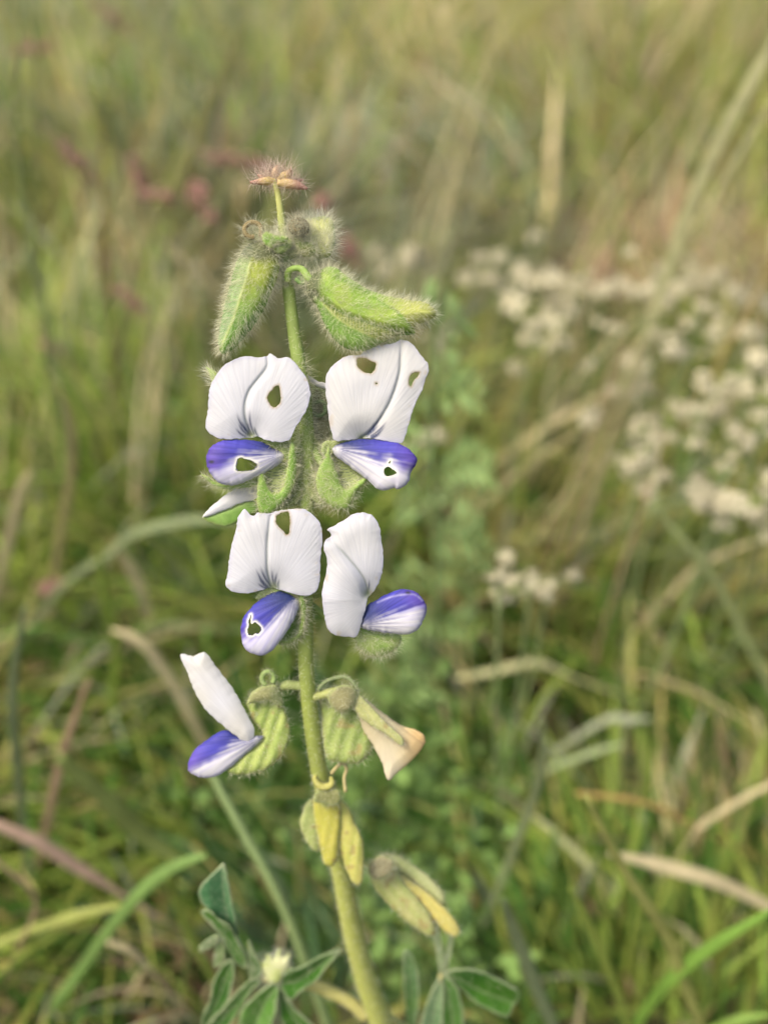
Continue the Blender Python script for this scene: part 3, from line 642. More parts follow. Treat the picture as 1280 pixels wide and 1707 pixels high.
feathery([(800, 1600), (790, 1450), (775, 1320), (765, 1220)], .35,
         [(775, 1320, 840, 1300, 8), (778, 1350, 720, 1360, 8), (785, 1420, 850, 1430, 8), (788, 1450, 730, 1480, 8), (768, 1250, 820, 1220, 7), (768, 1250, 715, 1240, 7), (795, 1530, 850, 1560, 8), (795, 1530, 740, 1560, 8)],
         'feathery green herb beside the lower palmate leaf', TE * 1.02, np.array([.2, .27, .1]), 8)

# ================================================================== THE FLOWERING PLANT
base = Wd(660, 1900, .285); base = np.array([base[0] + .006, base[1] - .004, 0])
PLANT = empty('flowering_plant', base)
tag(PLANT, 'hairy flowering plant with white and purple blooms and green buds', 'plant')
HAIRC = np.array([.92, .91, .72])

# ---- stem
st = np.array([(456, 300), (463, 320), (469, 362), (474, 420), (481, 480), (489, 545), (499, 610), (509, 680), (513, 760), (511, 850), (509, 950), (509, 1040), (511, 1120), (520, 1210), (533, 1290), (553, 1370), (572, 1470), (590, 1560), (612, 1640), (637, 1715), (665, 1850)], float)
sr = np.array([5, 5.5, 6.5, 9.5, 10.5, 11, 12, 12, 12, 12.5, 13, 13, 13, 13.5, 14, 15, 16, 17, 18, 18.5, 19])
P = Wd(st[:, 0], st[:, 1], dp(st[:, 1])); rad = sr * dp(st[:, 1]) / F
P = np.vstack([P, [base[0], base[1], -.003]]); rad = np.append(rad, .0034)
S = smooth_open(np.column_stack([P, rad]), 8); V, fc = tube_geo(S[:, :3], S[:, 3], 16)
px_, py_ = project(V)
g1 = np.array([.27, .36, .10]); g2 = np.array([.33, .40, .10]); g3 = np.array([.42, .46, .12])
col = mix(np.tile(g1, (len(V), 1)), np.tile(g2, (len(V), 1)), sstep(900, 1200, py_)); col = mix(col, np.tile(g3, (len(V), 1)), sstep(1150, 1500, py_))
col = mix(col, np.tile(np.array([.40, .42, .14]), (len(V), 1)), sstep(420, 330, py_))
stem = mesh_obj('stem', V, fc, M_STEM, PLANT, col)
T = tris_of(fc); cy = project(V[T].mean(1))[1]; T = T[cy < 1760]
hb = HairBag(); hb.add((V, T), 3600, .0012, jitter=.5, col=HAIRC)
Tm = T[(cy[cy < 1760] > 600) & (cy[cy < 1760] < 850)]; hb.add((V, Tm), 1800, .0022, jitter=.5, col=HAIRC)
Tm = T[(cy[cy < 1760] > 370) & (cy[cy < 1760] < 480)]; hb.add((V, Tm), 1300, .0022, jitter=.6, col=HAIRC * 1.05)
hb.build(stem)

WHITE = np.array([.715, .73, .785]); CREAM = np.array([.71, .705, .66])
NAVY = np.array([.022, .035, .13]); PURP = np.array([.056, .054, .35]); VIO = np.array([.125, .08, .39]); LAV = np.array([.42, .40, .68])
VEIN = np.array([.05, .07, .16])

def standard(flower, outline, crease, depth, holes=(), rise=6.5, groove=4.5, rim=50, veins=(), warm=0.0, tilt=(0, 0), lobe=(0, 0)):
    cr = smooth_open(crease, 10); basep = cr[-1]; cen = outline.mean(0)
    def relief(P, de):
        dc, s, al = seg_dist(P, cr[:-1], cr[1:]); t = np.clip(de / rim, 0, 1)
        rel = rise * (1 - (1 - t) ** 2) - groove * .55 * np.exp(-(dc / 2.2) ** 2) - groove * .4 * np.exp(-dc / 9) + .8 * sstep(8, 0, de) * (vnoise(P[:, 0] * .12 + 3, P[:, 1] * .12) - .5) * 2
        rb = np.linalg.norm(P - basep, axis=1); rel -= 11 * np.exp(-(rb / 26) ** 2)
        rel += tilt[0] * (P[:, 0] - cen[0]) + tilt[1] * (P[:, 1] - cen[1]) + np.where(s > 0, lobe[0], lobe[1]) * sstep(0, 14, dc)
        return rel + 2.0 * (vnoise(P[:, 0] * .03, P[:, 1] * .03) - .5)
    def colfn(P, de, dh):
        dc, s, al = seg_dist(P, cr[:-1], cr[1:]); L = np.linalg.norm(np.diff(cr, axis=0), axis=1).sum(); rb = np.linalg.norm(P - basep, axis=1)
        c = np.tile(WHITE, (len(P), 1)); c = mix(c, np.tile(CREAM, (len(P), 1)), np.clip(warm + .5 * vnoise(P[:, 0] * .02, P[:, 1] * .02 + 4), 0, 1) * .7)
        lv = sstep(9, 0, de) * .18; c = mix(c, np.tile(LAV, (len(P), 1)), lv)  # lavender rim: soft bluish edge shading put into the petal colour
        # greenish grey midrib and dark nectar-guide strokes
        c = mix(c, np.tile(np.array([.36, .40, .40]), (len(P), 1)), .9 * np.exp(-(dc / 1.7) ** 2) * sstep(0, .3 * L, al))
        for vpts in veins:
            vp = smooth_open(vpts, 8); dv, _, av = seg_dist(P, vp[:-1], vp[1:]); Lv = np.linalg.norm(np.diff(vp, axis=0), axis=1).sum()
            c = mix(c, np.tile(VEIN, (len(P), 1)), .95 * np.exp(-(dv / 1.5) ** 2) * sstep(-.05, .5, av / Lv))
        c = mix(c, np.tile(np.array([.30, .36, .18]), (len(P), 1)), .8 * np.exp(-(rb / 9) ** 2))
        vb = P - basep - np.array([0, 14]); an = np.arctan2(vb[:, 1], vb[:, 0]); rv = np.linalg.norm(vb, axis=1)
        vl = np.abs(((an * 11 + .5 * vnoise(rv * .03, an * 4)) % 1) - .5) / 11 * rv
        c = mix(c, c * np.array([.80, .82, .88]), .32 * np.exp(-(vl / 1.0) ** 2) * sstep(20, 50, rv) * sstep(2, 12, de))
        c = mix(c, np.tile(np.array([.58, .50, .36]), (len(P), 1)), .55 * sstep(.80, .92, vnoise(P[:, 0] * .11 + 7, P[:, 1] * .11 + basep[0])) * sstep(14, 0, de))
        c = mix(c, np.tile(np.array([.46, .36, .20]), (len(P), 1)), (.35 + .6 * vnoise(P[:, 0] * .3, P[:, 1] * .3)) * np.exp(-(dh / 2.6) ** 2))
        return c
    return sheet('standard_petal', outline, M_PETAL, flower, depth, colfn, relief, holes, step=2.0, thick=.00011, fan0=basep + np.array([0, 14]))[0]
def keel(flower, outline, curve, tail, tip, depth, holes=(), bulge=15, rim=24, lower=.25, spot=None, rimw=True, pale_ridge=None):
    cv = curve[np.argsort(curve[:, 0])]; ax = tip - tail; L = np.linalg.norm(ax)
    def colfn(P, de, dh):
        above = np.interp(P[:, 0], cv[:, 0], cv[:, 1]) - P[:, 1]; v = P - tail; u = np.clip((v @ ax) / L ** 2, 0, 1)
        th = np.arctan2(v[:, 1], v[:, 0]); st_ = vnoise(th * 26, u * 2.5 + 3) - .5; st2 = vnoise(th * 44 + 9, u * 3) - .5
        t = np.clip(sstep(-12, 11, above + st_ * 12 + 5 * (vnoise(P[:, 0] * .12, P[:, 1] * .12) - .5)), 0, 1)
        pc = mix(np.tile(NAVY, (len(P), 1)), np.tile(PURP, (len(P), 1)), sstep(.10, .62, u)); pc = mix(pc, np.tile(VIO, (len(P), 1)), sstep(.6, 1.0, u) * .8)
        pc = pc * (1 + .65 * st2)[:, None] + .03 * np.clip(st_, 0, 1)[:, None]
        wc = np.tile(np.array([.62, .62, .65]), (len(P), 1)); wc = mix(wc, np.tile(LAV, (len(P), 1)), np.clip(lower + .7 * st_, 0, 1) * sstep(.1, .8, u))
        wc = mix(wc, np.tile(LAV * .9, (len(P), 1)), sstep(6, 0, de) * .6 * sstep(.6, .9, u))
        rr = np.linalg.norm(v, axis=1); lines = np.abs(((th * 6.5 + .12 * np.sin(u * 7)) % 1) - .5) / 6.5 * rr
        wc = mix(wc, np.tile(np.array([.20, .20, .40]), (len(P), 1)), .7 * np.exp(-(lines / 1.3) ** 2) * sstep(.75, .25, u) * sstep(8, 22, rr))
        c = mix(wc, pc, t)
        if pale_ridge is not None:
            rp = smooth_open(pale_ridge, 8); dr, _, _ = seg_dist(P, rp[:-1], rp[1:]); c = mix(c, np.tile(np.array([.50, .48, .72]), (len(P), 1)), .5 * np.exp(-(dr / 1.6) ** 2) * (.5 + vnoise(P[:, 0] * .1, P[:, 1] * .1)))
        if spot is not None: c = mix(c, np.tile(np.array([.04, .04, .06]), (len(P), 1)), np.exp(-(np.hypot((P[:, 0] - spot[0]) / 5.0, (P[:, 1] - spot[1]) / 2.6)) ** 4))
        if rimw: c = mix(c, np.tile(np.array([.78, .77, .68]), (len(P), 1)), np.exp(-(dh / 3.0) ** 2))
        return c
    def extra(P, de): 
        v = P - tail; th = np.arctan2(v[:, 1], v[:, 0]); return 1.0 * (vnoise(th * 18, np.linalg.norm(v, axis=1) * .02) - .5)
    return pillow('keel_petal', outline, M_KEEL, flower, depth, colfn, bulge, rim, holes, step=1.8, back=.6, fan0=tail, extra=extra)[0]
GRN = np.array([.18, .31, .06]); GRN2 = np.array([.27, .39, .10]); YEL = np.array([.46, .46, .10]); DKB = np.array([.09, .10, .06])
def green_col(a=GRN, b=GRN2, sx=.03, sy=.03, edge=None):
    def f(P, de, dh):
        c = mix(np.tile(a, (len(P), 1)), np.tile(b, (len(P), 1)), sstep(.25, .75, vnoise(P[:, 0] * sx + 5, P[:, 1] * sy + 2)))
        return mix(c, np.tile(np.array([.42, .50, .20]), (len(P), 1)), sstep(4.5, .5, de) * .65)
    return f
def flower_at(px, py, dd=0.0): return empty('flower', Wd(px, py, dp(py) + dd), PLANT)
def pedicel(fl, pts, r, d, doff=None, col=GRN2, nh=150, hl=.0014):
    o, vt = tube('pedicel', pts, r, M_STEM, fl, d, np.asarray(col), doff=doff); b = HairBag().add(vt, nh, hl, jitter=.5, col=HAIRC); return vt

# ---- flower A : upper left
fA = flower_at(490, 770, -.002)
oA = C('c1', [(85, 850), (90, 770), (110, 640), (120, 480), (140, 400), (230, 240), (330, 150), (480, 95), (560, 88), (640, 105), (735, 85), (760, 60), (800, 72), (855, 112), (940, 95), (1010, 130), (1100, 240), (1160, 330), (1200, 470), (1180, 600), (1120, 730), (1040, 850), (990, 960), (930, 1000), (820, 1002), (700, 970), (640, 945), (560, 960), (420, 970), (260, 970), (140, 925)])
crA = C('c1', [(740, 80), (738, 200), (640, 330), (550, 450), (505, 580), (500, 700), (530, 830), (572, 940)])
vA = [C('c1', v) for v in ([(410, 680), (450, 790), (540, 920)], [(430, 790), (470, 870), (530, 930)], [(460, 770), (500, 850), (560, 930)], [(555, 650), (560, 800), (600, 920)], [(600, 830), (615, 890), (640, 940)], [(400, 850), (450, 910), (510, 945)], [(525, 780), (545, 860), (580, 930)])]
standard(fA, oA, crA, lambda P: dp(P[:, 1]) - .0050, [C('c1', [(860, 400), (880, 500), (885, 560), (850, 620), (800, 630), (760, 580), (745, 520), (790, 450)])], veins=vA, lobe=(0, 3))
kA = C('c1', [(88, 1190), (105, 1110), (170, 1030), (260, 990), (380, 978), (500, 980), (620, 990), (720, 1020), (800, 1065), (880, 1105), (930, 1130), (920, 1180), (870, 1240), (780, 1300), (680, 1350), (560, 1400), (450, 1450), (350, 1465), (250, 1450), (170, 1390), (120, 1310), (92, 1240)])
keel(fA, kA, C('c1', [(900, 1115), (650, 1150), (430, 1165), (330, 1230), (220, 1290), (100, 1330)]), C('c1', [(930, 1130)])[0], C('c1', [(95, 1230)])[0], lambda P: dp(760) - .0052 + (P[:, 0] - 345) * .000018,
     [C('c1', [(440, 1170), (520, 1185), (590, 1210), (635, 1250), (600, 1300), (520, 1315), (430, 1315), (403, 1280), (415, 1220)])], spot=C('c1', [(145, 1215)])[0])
# calyx A: inner hollow and the folded hairy cup
def inner_col(P, de, dh):
    c = np.tile(np.array([.36, .42, .17]), (len(P), 1)); cc = P[:, 1] - .018 * (P[:, 0] - P[:, 0].mean()) ** 2 * -1
    s = np.abs(((cc / 5.2) % 1) - .5); return mix(c, np.tile(np.array([.07, .10, .08]), (len(P), 1)), sstep(.16, .04, s) * .85)
sheet('calyx_throat', C('c7', [(440, 330), (500, 270), (600, 215), (650, 240), (650, 330), (630, 420), (570, 450), (500, 440), (450, 400)]), M_GREEN, fA, dp(800) - .0030, inner_col, lambda P, de: -5 * np.clip(de / 10, 0, 1), step=1.6)
ca, vt = pillow('calyx', C('c7', [(435, 232), (455, 265), (475, 310), (495, 375), (525, 425), (560, 438), (598, 408), (622, 330), (638, 240), (648, 130), (662, 70), (690, 90), (702, 200), (695, 330), (670, 420), (620, 490), (560, 550), (500, 592), (450, 588), (425, 540), (418, 440), (428, 330)]), M_GREEN, fA, lambda P: dp(P[:, 1]) - .0038, green_col(), 7, 9, step=2.0)
hb = HairBag(); hb.add(vt, 750, .0020, jitter=.45, col=HAIRC)
c2, vt2 = pillow('calyx_tip', C('c7', [(20, 300), (60, 310), (120, 350), (200, 375), (300, 365), (400, 330), (440, 340), (420, 385), (300, 400), (210, 408), (130, 390), (70, 350)]), M_GREEN, fA, lambda P: dp(800) - .0022, green_col(), 4, 5, step=2.2)
hb.add(vt2, 480, .0018, lean=-RIGHT - UP * .3, lean_amt=.6, jitter=.4, col=HAIRC * 1.05)
c3, vt3 = pillow('calyx_tip', C('c1', [(150, 360), (110, 250), (85, 200), (130, 215), (220, 270), (330, 360), (260, 430), (180, 420)]), M_GREEN, fA, lambda P: dp(640) - .0006, green_col(GRN2, np.array([.36, .5, .14])), 4, 6, step=2.2)
hb.add(vt3, 260, .0022, lean=-RIGHT + UP * .7, lean_amt=1.0, jitter=.35, col=HAIRC * 1.1); hb.build(fA)
tube('pedicel', [(478, 790), (490, 770), (505, 745)], 7, M_STEM, fA, dp(770), GRN2 * .8, doff=[-.002, -.001, 0])

def joint(fl, crop, pts, d, n=260, col=(np.array([.16, .22, .07]), np.array([.24, .29, .10]))):
    o, v = pillow('calyx_throat', C(crop, pts), M_GREEN, fl, d, green_col(*col), 5, 7, step=2.0); HairBag().add(v, n, .0017, jitter=.5, col=HAIRC).build(fl)
joint(fA, 'c1', [(690, 955), (820, 998), (950, 998), (1010, 1040), (1020, 1140), (960, 1200), (920, 1180), (870, 1100), (770, 1045)], dp(745) - .0030)
joint(fA, 'c7', [(600, 380), (690, 330), (730, 300), (740, 420), (700, 500), (600, 540), (560, 520)], dp(810) - .0012, 500)
# ---- flower B : upper right
fB = flower_at(530, 770, -.002)
oB = C('c2', [(130, 520), (137, 380), (200, 280), (330, 190), (450, 180), (500, 140), (600, 95), (760, 70), (850, 40), (930, 60), (985, 120), (1040, 190), (1100, 270), (1105, 340), (1080, 400), (1050, 500), (980, 640), (930, 800), (880, 960), (850, 1015), (780, 1010), (640, 985), (540, 970), (430, 980), (330, 988), (220, 995), (190, 930), (165, 820), (145, 640)])
crB = C('c2', [(850, 50), (835, 300), (800, 460), (740, 620), (650, 780), (560, 890), (470, 968)])
vB = [C('c2', v) for v in ([(605, 800), (570, 880), (500, 950)], [(670, 730), (600, 850), (530, 935)], [(720, 800), (650, 880), (560, 950)], [(700, 850), (640, 915), (570, 960)], [(640, 830), (580, 900), (520, 950)], [(660, 910), (610, 950), (560, 970)])]
hB = [C('c2', [(430, 215), (500, 208), (560, 235), (607, 262), (595, 320), (560, 355), (500, 345), (440, 300), (427, 260)]), C('c2', [(920, 430), (925, 390), (960, 350), (1015, 350), (1005, 385), (970, 420), (940, 478), (922, 460)]), C('c2', [(604, 445), (620, 445), (618, 458), (605, 457)])]
standard(fB, oB, crB, lambda P: dp(P[:, 1]) - .0048, hB, veins=vB, warm=.45, lobe=(0, 2), groove=6)
kB = C('c2', [(190, 1060), (300, 1010), (420, 985), (560, 980), (700, 995), (820, 1020), (920, 1075), (985, 1140), (998, 1190), (965, 1250), (940, 1290), (920, 1370), (870, 1430), (795, 1455), (783, 1438), (700, 1465), (620, 1450), (540, 1380), (450, 1310), (330, 1220), (220, 1130)])
keel(fB, kB, C('c2', [(250, 1055), (450, 1100), (640, 1185), (740, 1165), (860, 1250), (1000, 1280)]), C('c2', [(190, 1060)])[0], C('c2', [(990, 1200)])[0], lambda P: dp(760) - .0052 - (P[:, 0] - 660) * .000016,
     [C('c2', [(680, 1270), (715, 1238), (760, 1260), (805, 1300), (740, 1328), (695, 1325)]), C('c2', [(725, 1203), (748, 1180), (738, 1212)])], lower=.05)
sheet('calyx_throat', C('c7', [(940, 130), (1010, 165), (1100, 240), (1180, 310), (1120, 380), (1050, 410), (1000, 390), (960, 280)]), M_GREEN, fB, dp(800) - .0028, inner_col, lambda P, de: -5 * np.clip(de / 10, 0, 1), step=1.6)
cb, vt = pillow('calyx', C('c7', [(930, 95), (950, 170), (985, 270), (1015, 360), (1045, 400), (1085, 395), (1140, 350), (1205, 312), (1195, 365), (1130, 430), (1095, 500), (1060, 548), (990, 552), (915, 512), (860, 445), (838, 370), (850, 280), (900, 180)]), M_GREEN, fB, lambda P: dp(P[:, 1]) - .0036, green_col(), 8, 11, step=2.0)
hb = HairBag(); hb.add(vt, 950, .0021, jitter=.45, col=HAIRC); hb.build(fB)
tube('pedicel', [(545, 780), (532, 765), (520, 745)], 7, M_STEM, fB, dp(770), GRN2 * .8, doff=[-.002, -.001, 0])

joint(fB, 'c2', [(470, 972), (330, 985), (200, 992), (110, 1010), (90, 1100), (150, 1150), (210, 1110), (300, 1030)], dp(740) - .0030)
joint(fB, 'c7', [(850, 290), (800, 280), (770, 330), (790, 440), (850, 510), (920, 520), (900, 420)], dp(810) - .0012, 500)
# ---- flower C : middle left
fC = flower_at(500, 1010, -.002)
oC = C('c3', [(100, 850), (125, 750), (140, 600), (180, 400), (220, 250), (235, 150), (300, 58), (340, 80), (370, 122), (410, 122), (440, 90), (480, 100), (560, 100), (640, 80), (720, 62), (820, 55), (900, 50), (990, 80), (1080, 160), (1130, 270), (1135, 420), (1115, 600), (1110, 800), (1090, 900), (1030, 965), (940, 980), (840, 965), (740, 930), (660, 915), (600, 890), (540, 905), (420, 940), (300, 955), (200, 940), (130, 905)])
crC = C('c3', [(585, 120), (555, 330), (545, 520), (550, 700), (575, 820), (612, 890)])
vC = [C('c3', v) for v in ([(420, 680), (480, 800), (560, 890)], [(470, 660), (520, 780), (585, 880)], [(600, 690), (605, 790), (625, 880)], [(655, 720), (635, 810), (640, 890)], [(450, 780), (500, 850), (550, 895)], [(680, 790), (665, 850), (665, 905)], [(440, 840), (490, 880), (540, 905)])]
standard(fC, oC, crC, lambda P: dp(P[:, 1]) - .0048, [C('c3', [(640, 150), (690, 100), (775, 90), (790, 190), (785, 300), (750, 328), (700, 270), (648, 215)])], veins=vC, lobe=(0, 1), rim=40)
kC = C('c3', [(700, 930), (620, 940), (520, 990), (420, 1060), (340, 1150), (285, 1240), (268, 1350), (275, 1430), (290, 1510), (340, 1570), (420, 1610), (500, 1615), (590, 1570), (660, 1490), (720, 1420), (800, 1300), (870, 1160), (890, 1060), (860, 1010), (780, 960)])
keel(fC, kC, C('c3', [(890, 1020), (700, 1160), (560, 1300), (430, 1400), (280, 1430), (200, 1440)]), C('c3', [(850, 970)])[0], C('c3', [(330, 1560)])[0], lambda P: dp(1030) - .0045 - (P[:, 1] - 1030) * .00001,
     [C('c3', [(335, 1345), (352, 1300), (350, 1250), (376, 1180), (372, 1255), (385, 1280), (420, 1262), (470, 1300), (488, 1335), (465, 1380), (420, 1385), (375, 1405), (345, 1385)])], lower=.5)
sheet('calyx_throat', C('c3', [(860, 1060), (905, 1120), (915, 1300), (870, 1410), (700, 1460), (640, 1440), (760, 1330)]), M_GREEN, fC, dp(1040) - .0020, green_col(np.array([.12, .24, .04]), np.array([.18, .30, .06])), lambda P, de: -4 * np.clip(de / 8, 0, 1), step=2.4)
cc_, vt = pillow('calyx', C('c3', [(900, 960), (945, 985), (965, 1100), (950, 1300), (905, 1420), (810, 1480), (690, 1505), (655, 1465), (780, 1440), (850, 1400), (890, 1310), (902, 1170), (890, 1060)]), M_GREEN, fC, lambda P: dp(P[:, 1]) - .0030, green_col(), 5, 6, step=1.8)
hb = HairBag(); hb.add(vt, 650, .0018, jitter=.45, col=HAIRC)
c4, vt4 = pillow('calyx_tip', C('c3', [(420, 1010), (500, 930), (600, 895), (700, 905), (740, 950), (640, 970), (520, 1010)]), M_GREEN, fC, dp(990) - .0022, green_col(np.array([.22, .3, .1]), np.array([.3, .36, .14])), 4, 6, step=2.2)
hb.add(vt4, 220, .0014, jitter=.45, col=HAIRC); hb.build(fC)
tube('pedicel', [(500, 1020), (506, 1010), (511, 1000)], 7, M_STEM, fC, dp(1010), GRN2 * .8, doff=[-.002, -.001, 0])

# ---- flower D : middle right, twisted
fD = flower_at(535, 1030, -.002)
oD = C('c4', [(165, 275), (200, 250), (330, 180), (440, 110), (560, 92), (660, 140), (720, 240), (735, 340), (755, 480), (762, 620), (740, 780), (680, 900), (620, 975), (592, 1010), (580, 1080), (555, 1180), (510, 1330), (470, 1415), (400, 1420), (300, 1410), (200, 1370), (150, 1280), (120, 1100), (108, 970), (125, 850), (155, 720), (160, 590), (130, 480), (140, 400), (205, 345), (200, 315)])
crD = C('c4', [(205, 380), (300, 480), (400, 590), (500, 710), (570, 830), (596, 960)])
standard(fD, oD, crD, lambda P: dp(P[:, 1]) - .0048, veins=[C('c4', [(610, 800), (608, 870), (598, 950)])], lobe=(6, 0), groove=3, rim=30, rise=8, warm=.05)
kD = C('c4', [(510, 1300), (540, 1180), (590, 1080), (660, 1040), (780, 970), (900, 920), (1000, 912), (1110, 940), (1180, 1010), (1220, 1090), (1215, 1160), (1180, 1260), (1130, 1340), (1040, 1390), (920, 1390), (760, 1375), (620, 1350), (540, 1330)])
keel(fD, kD, C('c4', [(500, 1310), (700, 1245), (900, 1180), (1100, 1130), (1230, 1150)]), C('c4', [(500, 1300)])[0], C('c4', [(1215, 1090)])[0], lambda P: dp(1010) - .0028 - (P[:, 0] - 600) * .00001, lower=.12,
     pale_ridge=C('c4', [(700, 1050), (850, 990), (1000, 965), (1100, 970), (1180, 1030)]), spot=C('c4', [(1025, 948)])[0])
cd, vt = pillow('calyx', C('c4', [(520, 1300), (600, 1345), (700, 1385), (830, 1395), (930, 1395), (950, 1460), (885, 1560), (780, 1622), (640, 1632), (540, 1575), (470, 1490), (470, 1400)]), M_GREEN, fD, lambda P: dp(P[:, 1]) - .0024, green_col(np.array([.22, .36, .08]), np.array([.34, .45, .14])), 11, 16, step=2.2,
                extra=lambda P, de: -3.5 * np.exp(-((P[:, 1] - 1066 - .12 * (P[:, 0] - 620)) / 4) ** 2))
hb = HairBag(); hb.add(vt, 850, .0018, jitter=.4, col=HAIRC); hb.build(fD)
tube('pedicel', [(600, 1062), (560, 1040), (518, 1008)], 6, M_STEM, fD, dp(1035), GRN2 * .7, doff=[.0003, .0008, .0003])

# ---- flower E : side view, lower left
fE = flower_at(470, 1150, 0)
plain_white = lambda P, de, dh: mix(np.tile(WHITE, (len(P), 1)), np.tile(CREAM * .97, (len(P), 1)), vnoise(P[:, 0] * .03, P[:, 1] * .03))
oE = C('z4', [(58, 60), (120, 66), (172, 50), (230, 120), (310, 230), (370, 340), (402, 410), (388, 455), (350, 460), (270, 400), (180, 320), (130, 240), (90, 140)])
sheet('standard_petal', oE, M_PETAL, fE, lambda P: dp(1170) - .003, plain_white, lambda P, de: 9 * (1 - (1 - np.clip(de / 24, 0, 1)) ** 2) - .08 * (P[:, 0] - 360), step=2.6, fan0=C('z4', [(410, 470)])[0])
keel(fE, C('z4', [(92, 580), (118, 510), (200, 440), (270, 408), (340, 440), (430, 435), (440, 450), (350, 530), (280, 590), (220, 625), (150, 628), (103, 607)]), C('z4', [(80, 600), (200, 545), (300, 480), (420, 445)]), C('z4', [(435, 440)])[0], C('z4', [(95, 590)])[0], dp(1200) - .0035, lower=.2, rim=18, bulge=11)
def ridges(ang, per, amp=1.6):
    return lambda P, de: amp * np.sin((P[:, 0] * math.cos(ang) + P[:, 1] * math.sin(ang)) / per * 6.28 + 1.5 * vnoise(P[:, 0] * .03, P[:, 1] * .03))
def stripes(a, b, ang, per, amt=.26):
    def f(P, de, dh):
        q = P[:, 0] * math.cos(ang) + P[:, 1] * math.sin(ang); s = .5 + .5 * np.sin(q / per * 6.28 + 3 * vnoise(P[:, 0] * .03 + 8, P[:, 1] * .03))
        c = mix(np.tile(a * .95, (len(P), 1)), np.tile(np.minimum(b * 1.12, .8), (len(P), 1)), s * amt + .35 * vnoise(P[:, 0] * .04, P[:, 1] * .04)); c = mix(c, np.tile(np.array([.34, .24, .11]), (len(P), 1)), .6 * sstep(.78, .92, vnoise(P[:, 0] * .09 + 40, P[:, 1] * .09 + 3))); return mix(c, np.tile(np.array([.5, .52, .26]), (len(P), 1)), sstep(4, .5, de) * .5)
    return f
ce, vt = pillow('calyx', C('z4', [(365, 280), (420, 232), (480, 208), (530, 290), (562, 380), (560, 460), (520, 540), (440, 600), (340, 617), (278, 602), (330, 530), (420, 470), (440, 420), (395, 370), (375, 320)]), M_GREEN, fE, lambda P: dp(1190) - .0015, stripes(np.array([.26, .36, .09]), np.array([.50, .56, .18]), .35, 17), 10, 14, step=2.5, extra=ridges(.35, 19, 1.1))
hb = HairBag(); hb.add(vt, 800, .0014, jitter=.45, col=HAIRC); vtp = pedicel(fE, [(455, 1152), (480, 1142), (515, 1146)], [6, 8, 7], dp(1148), col=np.array([.34, .4, .14]))
hb.add(vtp, 160, .0014, jitter=.5, col=HAIRC)
o, vtb = pillow('calyx_base', C('z4', [(370, 285), (390, 235), (440, 205), (500, 200), (525, 240), (530, 300), (470, 270), (420, 280)]), M_GREEN, fE, dp(1150) - .002, green_col(np.array([.15, .18, .08]), np.array([.27, .28, .12])), 8, 10, step=2.5); hb.add(vtb, 300, .0014, jitter=.5, col=HAIRC * .8)
cpts = [(447 + 10 * math.cos(a), 1131 + 11 * math.sin(a)) for a in np.linspace(1.9, 7.0, 10)]
o, vtb = tube('bract', cpts, 4.5, M_GREEN, fE, dp(1130) - .001, np.array([.26, .36, .12]), k=4); hb.add(vtb, 140, .001, jitter=.5, col=HAIRC * .8); hb.build(fE)

# ---- flower F : withered, lower right
fF = flower_at(545, 1150, 0)
hb = HairBag(); vtp = pedicel(fF, [(522, 1162), (550, 1155), (590, 1150)], [7, 8, 8], dp(1155), col=np.array([.38, .42, .14])); hb.add(vtp, 180, .0015, jitter=.5, col=HAIRC)
wcol = lambda P, de, dh: mix(mix(np.tile(np.array([.72, .64, .40]), (len(P), 1)), np.tile(np.array([.72, .53, .26]), (len(P), 1)), sstep(650, 708, P[:, 0])), np.tile(np.array([.74, .68, .52]), (len(P), 1)), sstep(1180, 1285, P[:, 1]) * sstep(690, 640, P[:, 0]))
sheet('withered_petal', C('z4', [(845, 240), (905, 258), (985, 320), (1080, 385), (1150, 408), (1192, 440), (1182, 490), (1120, 560), (1060, 612), (1020, 642), (990, 560), (950, 480), (890, 390)]), M_PETAL, fF, lambda P: dp(1210) - .001, wcol, lambda P, de: 10 * np.sqrt(np.clip(de / 16, 0, 1)) - 6 * np.exp(-(((P[:, 1] - 1165) - .75 * (P[:, 0] - 610)) / 5) ** 2), step=2.5)
o, vt = pillow('sepal', C('z4', [(850, 215), (900, 255), (970, 330), (1040, 400), (1090, 450), (1080, 480), (1010, 430), (930, 380), (870, 320)]), M_GREEN, fF, dp(1190) - .003, stripes(np.array([.40, .44, .16]), np.array([.55, .52, .26]), 2.4, 12), 5, 8, step=2.5); hb.add(vt, 380, .0014, jitter=.4, col=HAIRC)
o, vt = pillow('calyx', C('z4', [(700, 250), (760, 218), (850, 212), (885, 260), (905, 340), (935, 430), (945, 500), (890, 560), (800, 562), (740, 540), (720, 440), (712, 340)]), M_GREEN, fF, dp(1200) + .0005, stripes(np.array([.24, .33, .09]), np.array([.38, .44, .15]), .3, 22), 12, 16, step=2.6, extra=ridges(.3, 22, 1.1)); hb.add(vt, 900, .0016, jitter=.4, col=HAIRC)
o, vt = pillow('calyx_base', C('z4', [(740, 250), (790, 205), (850, 205), (880, 250), (850, 310), (800, 335), (760, 300)]), M_GREEN, fF, dp(1170) - .0025, green_col(np.array([.15, .16, .08]), np.array([.28, .27, .13])), 7, 10, step=2.6); hb.add(vt, 300, .0015, jitter=.5, col=HAIRC * .85)
o, vt = tube('bract', [(530, 1150), (545, 1135), (575, 1128), (590, 1140), (595, 1150)], 3.2, M_GREEN, fF, dp(1140), np.array([.24, .30, .14]), k=4); hb.add(vt, 120, .001, jitter=.5, col=HAIRC * .8); hb.build(fF)

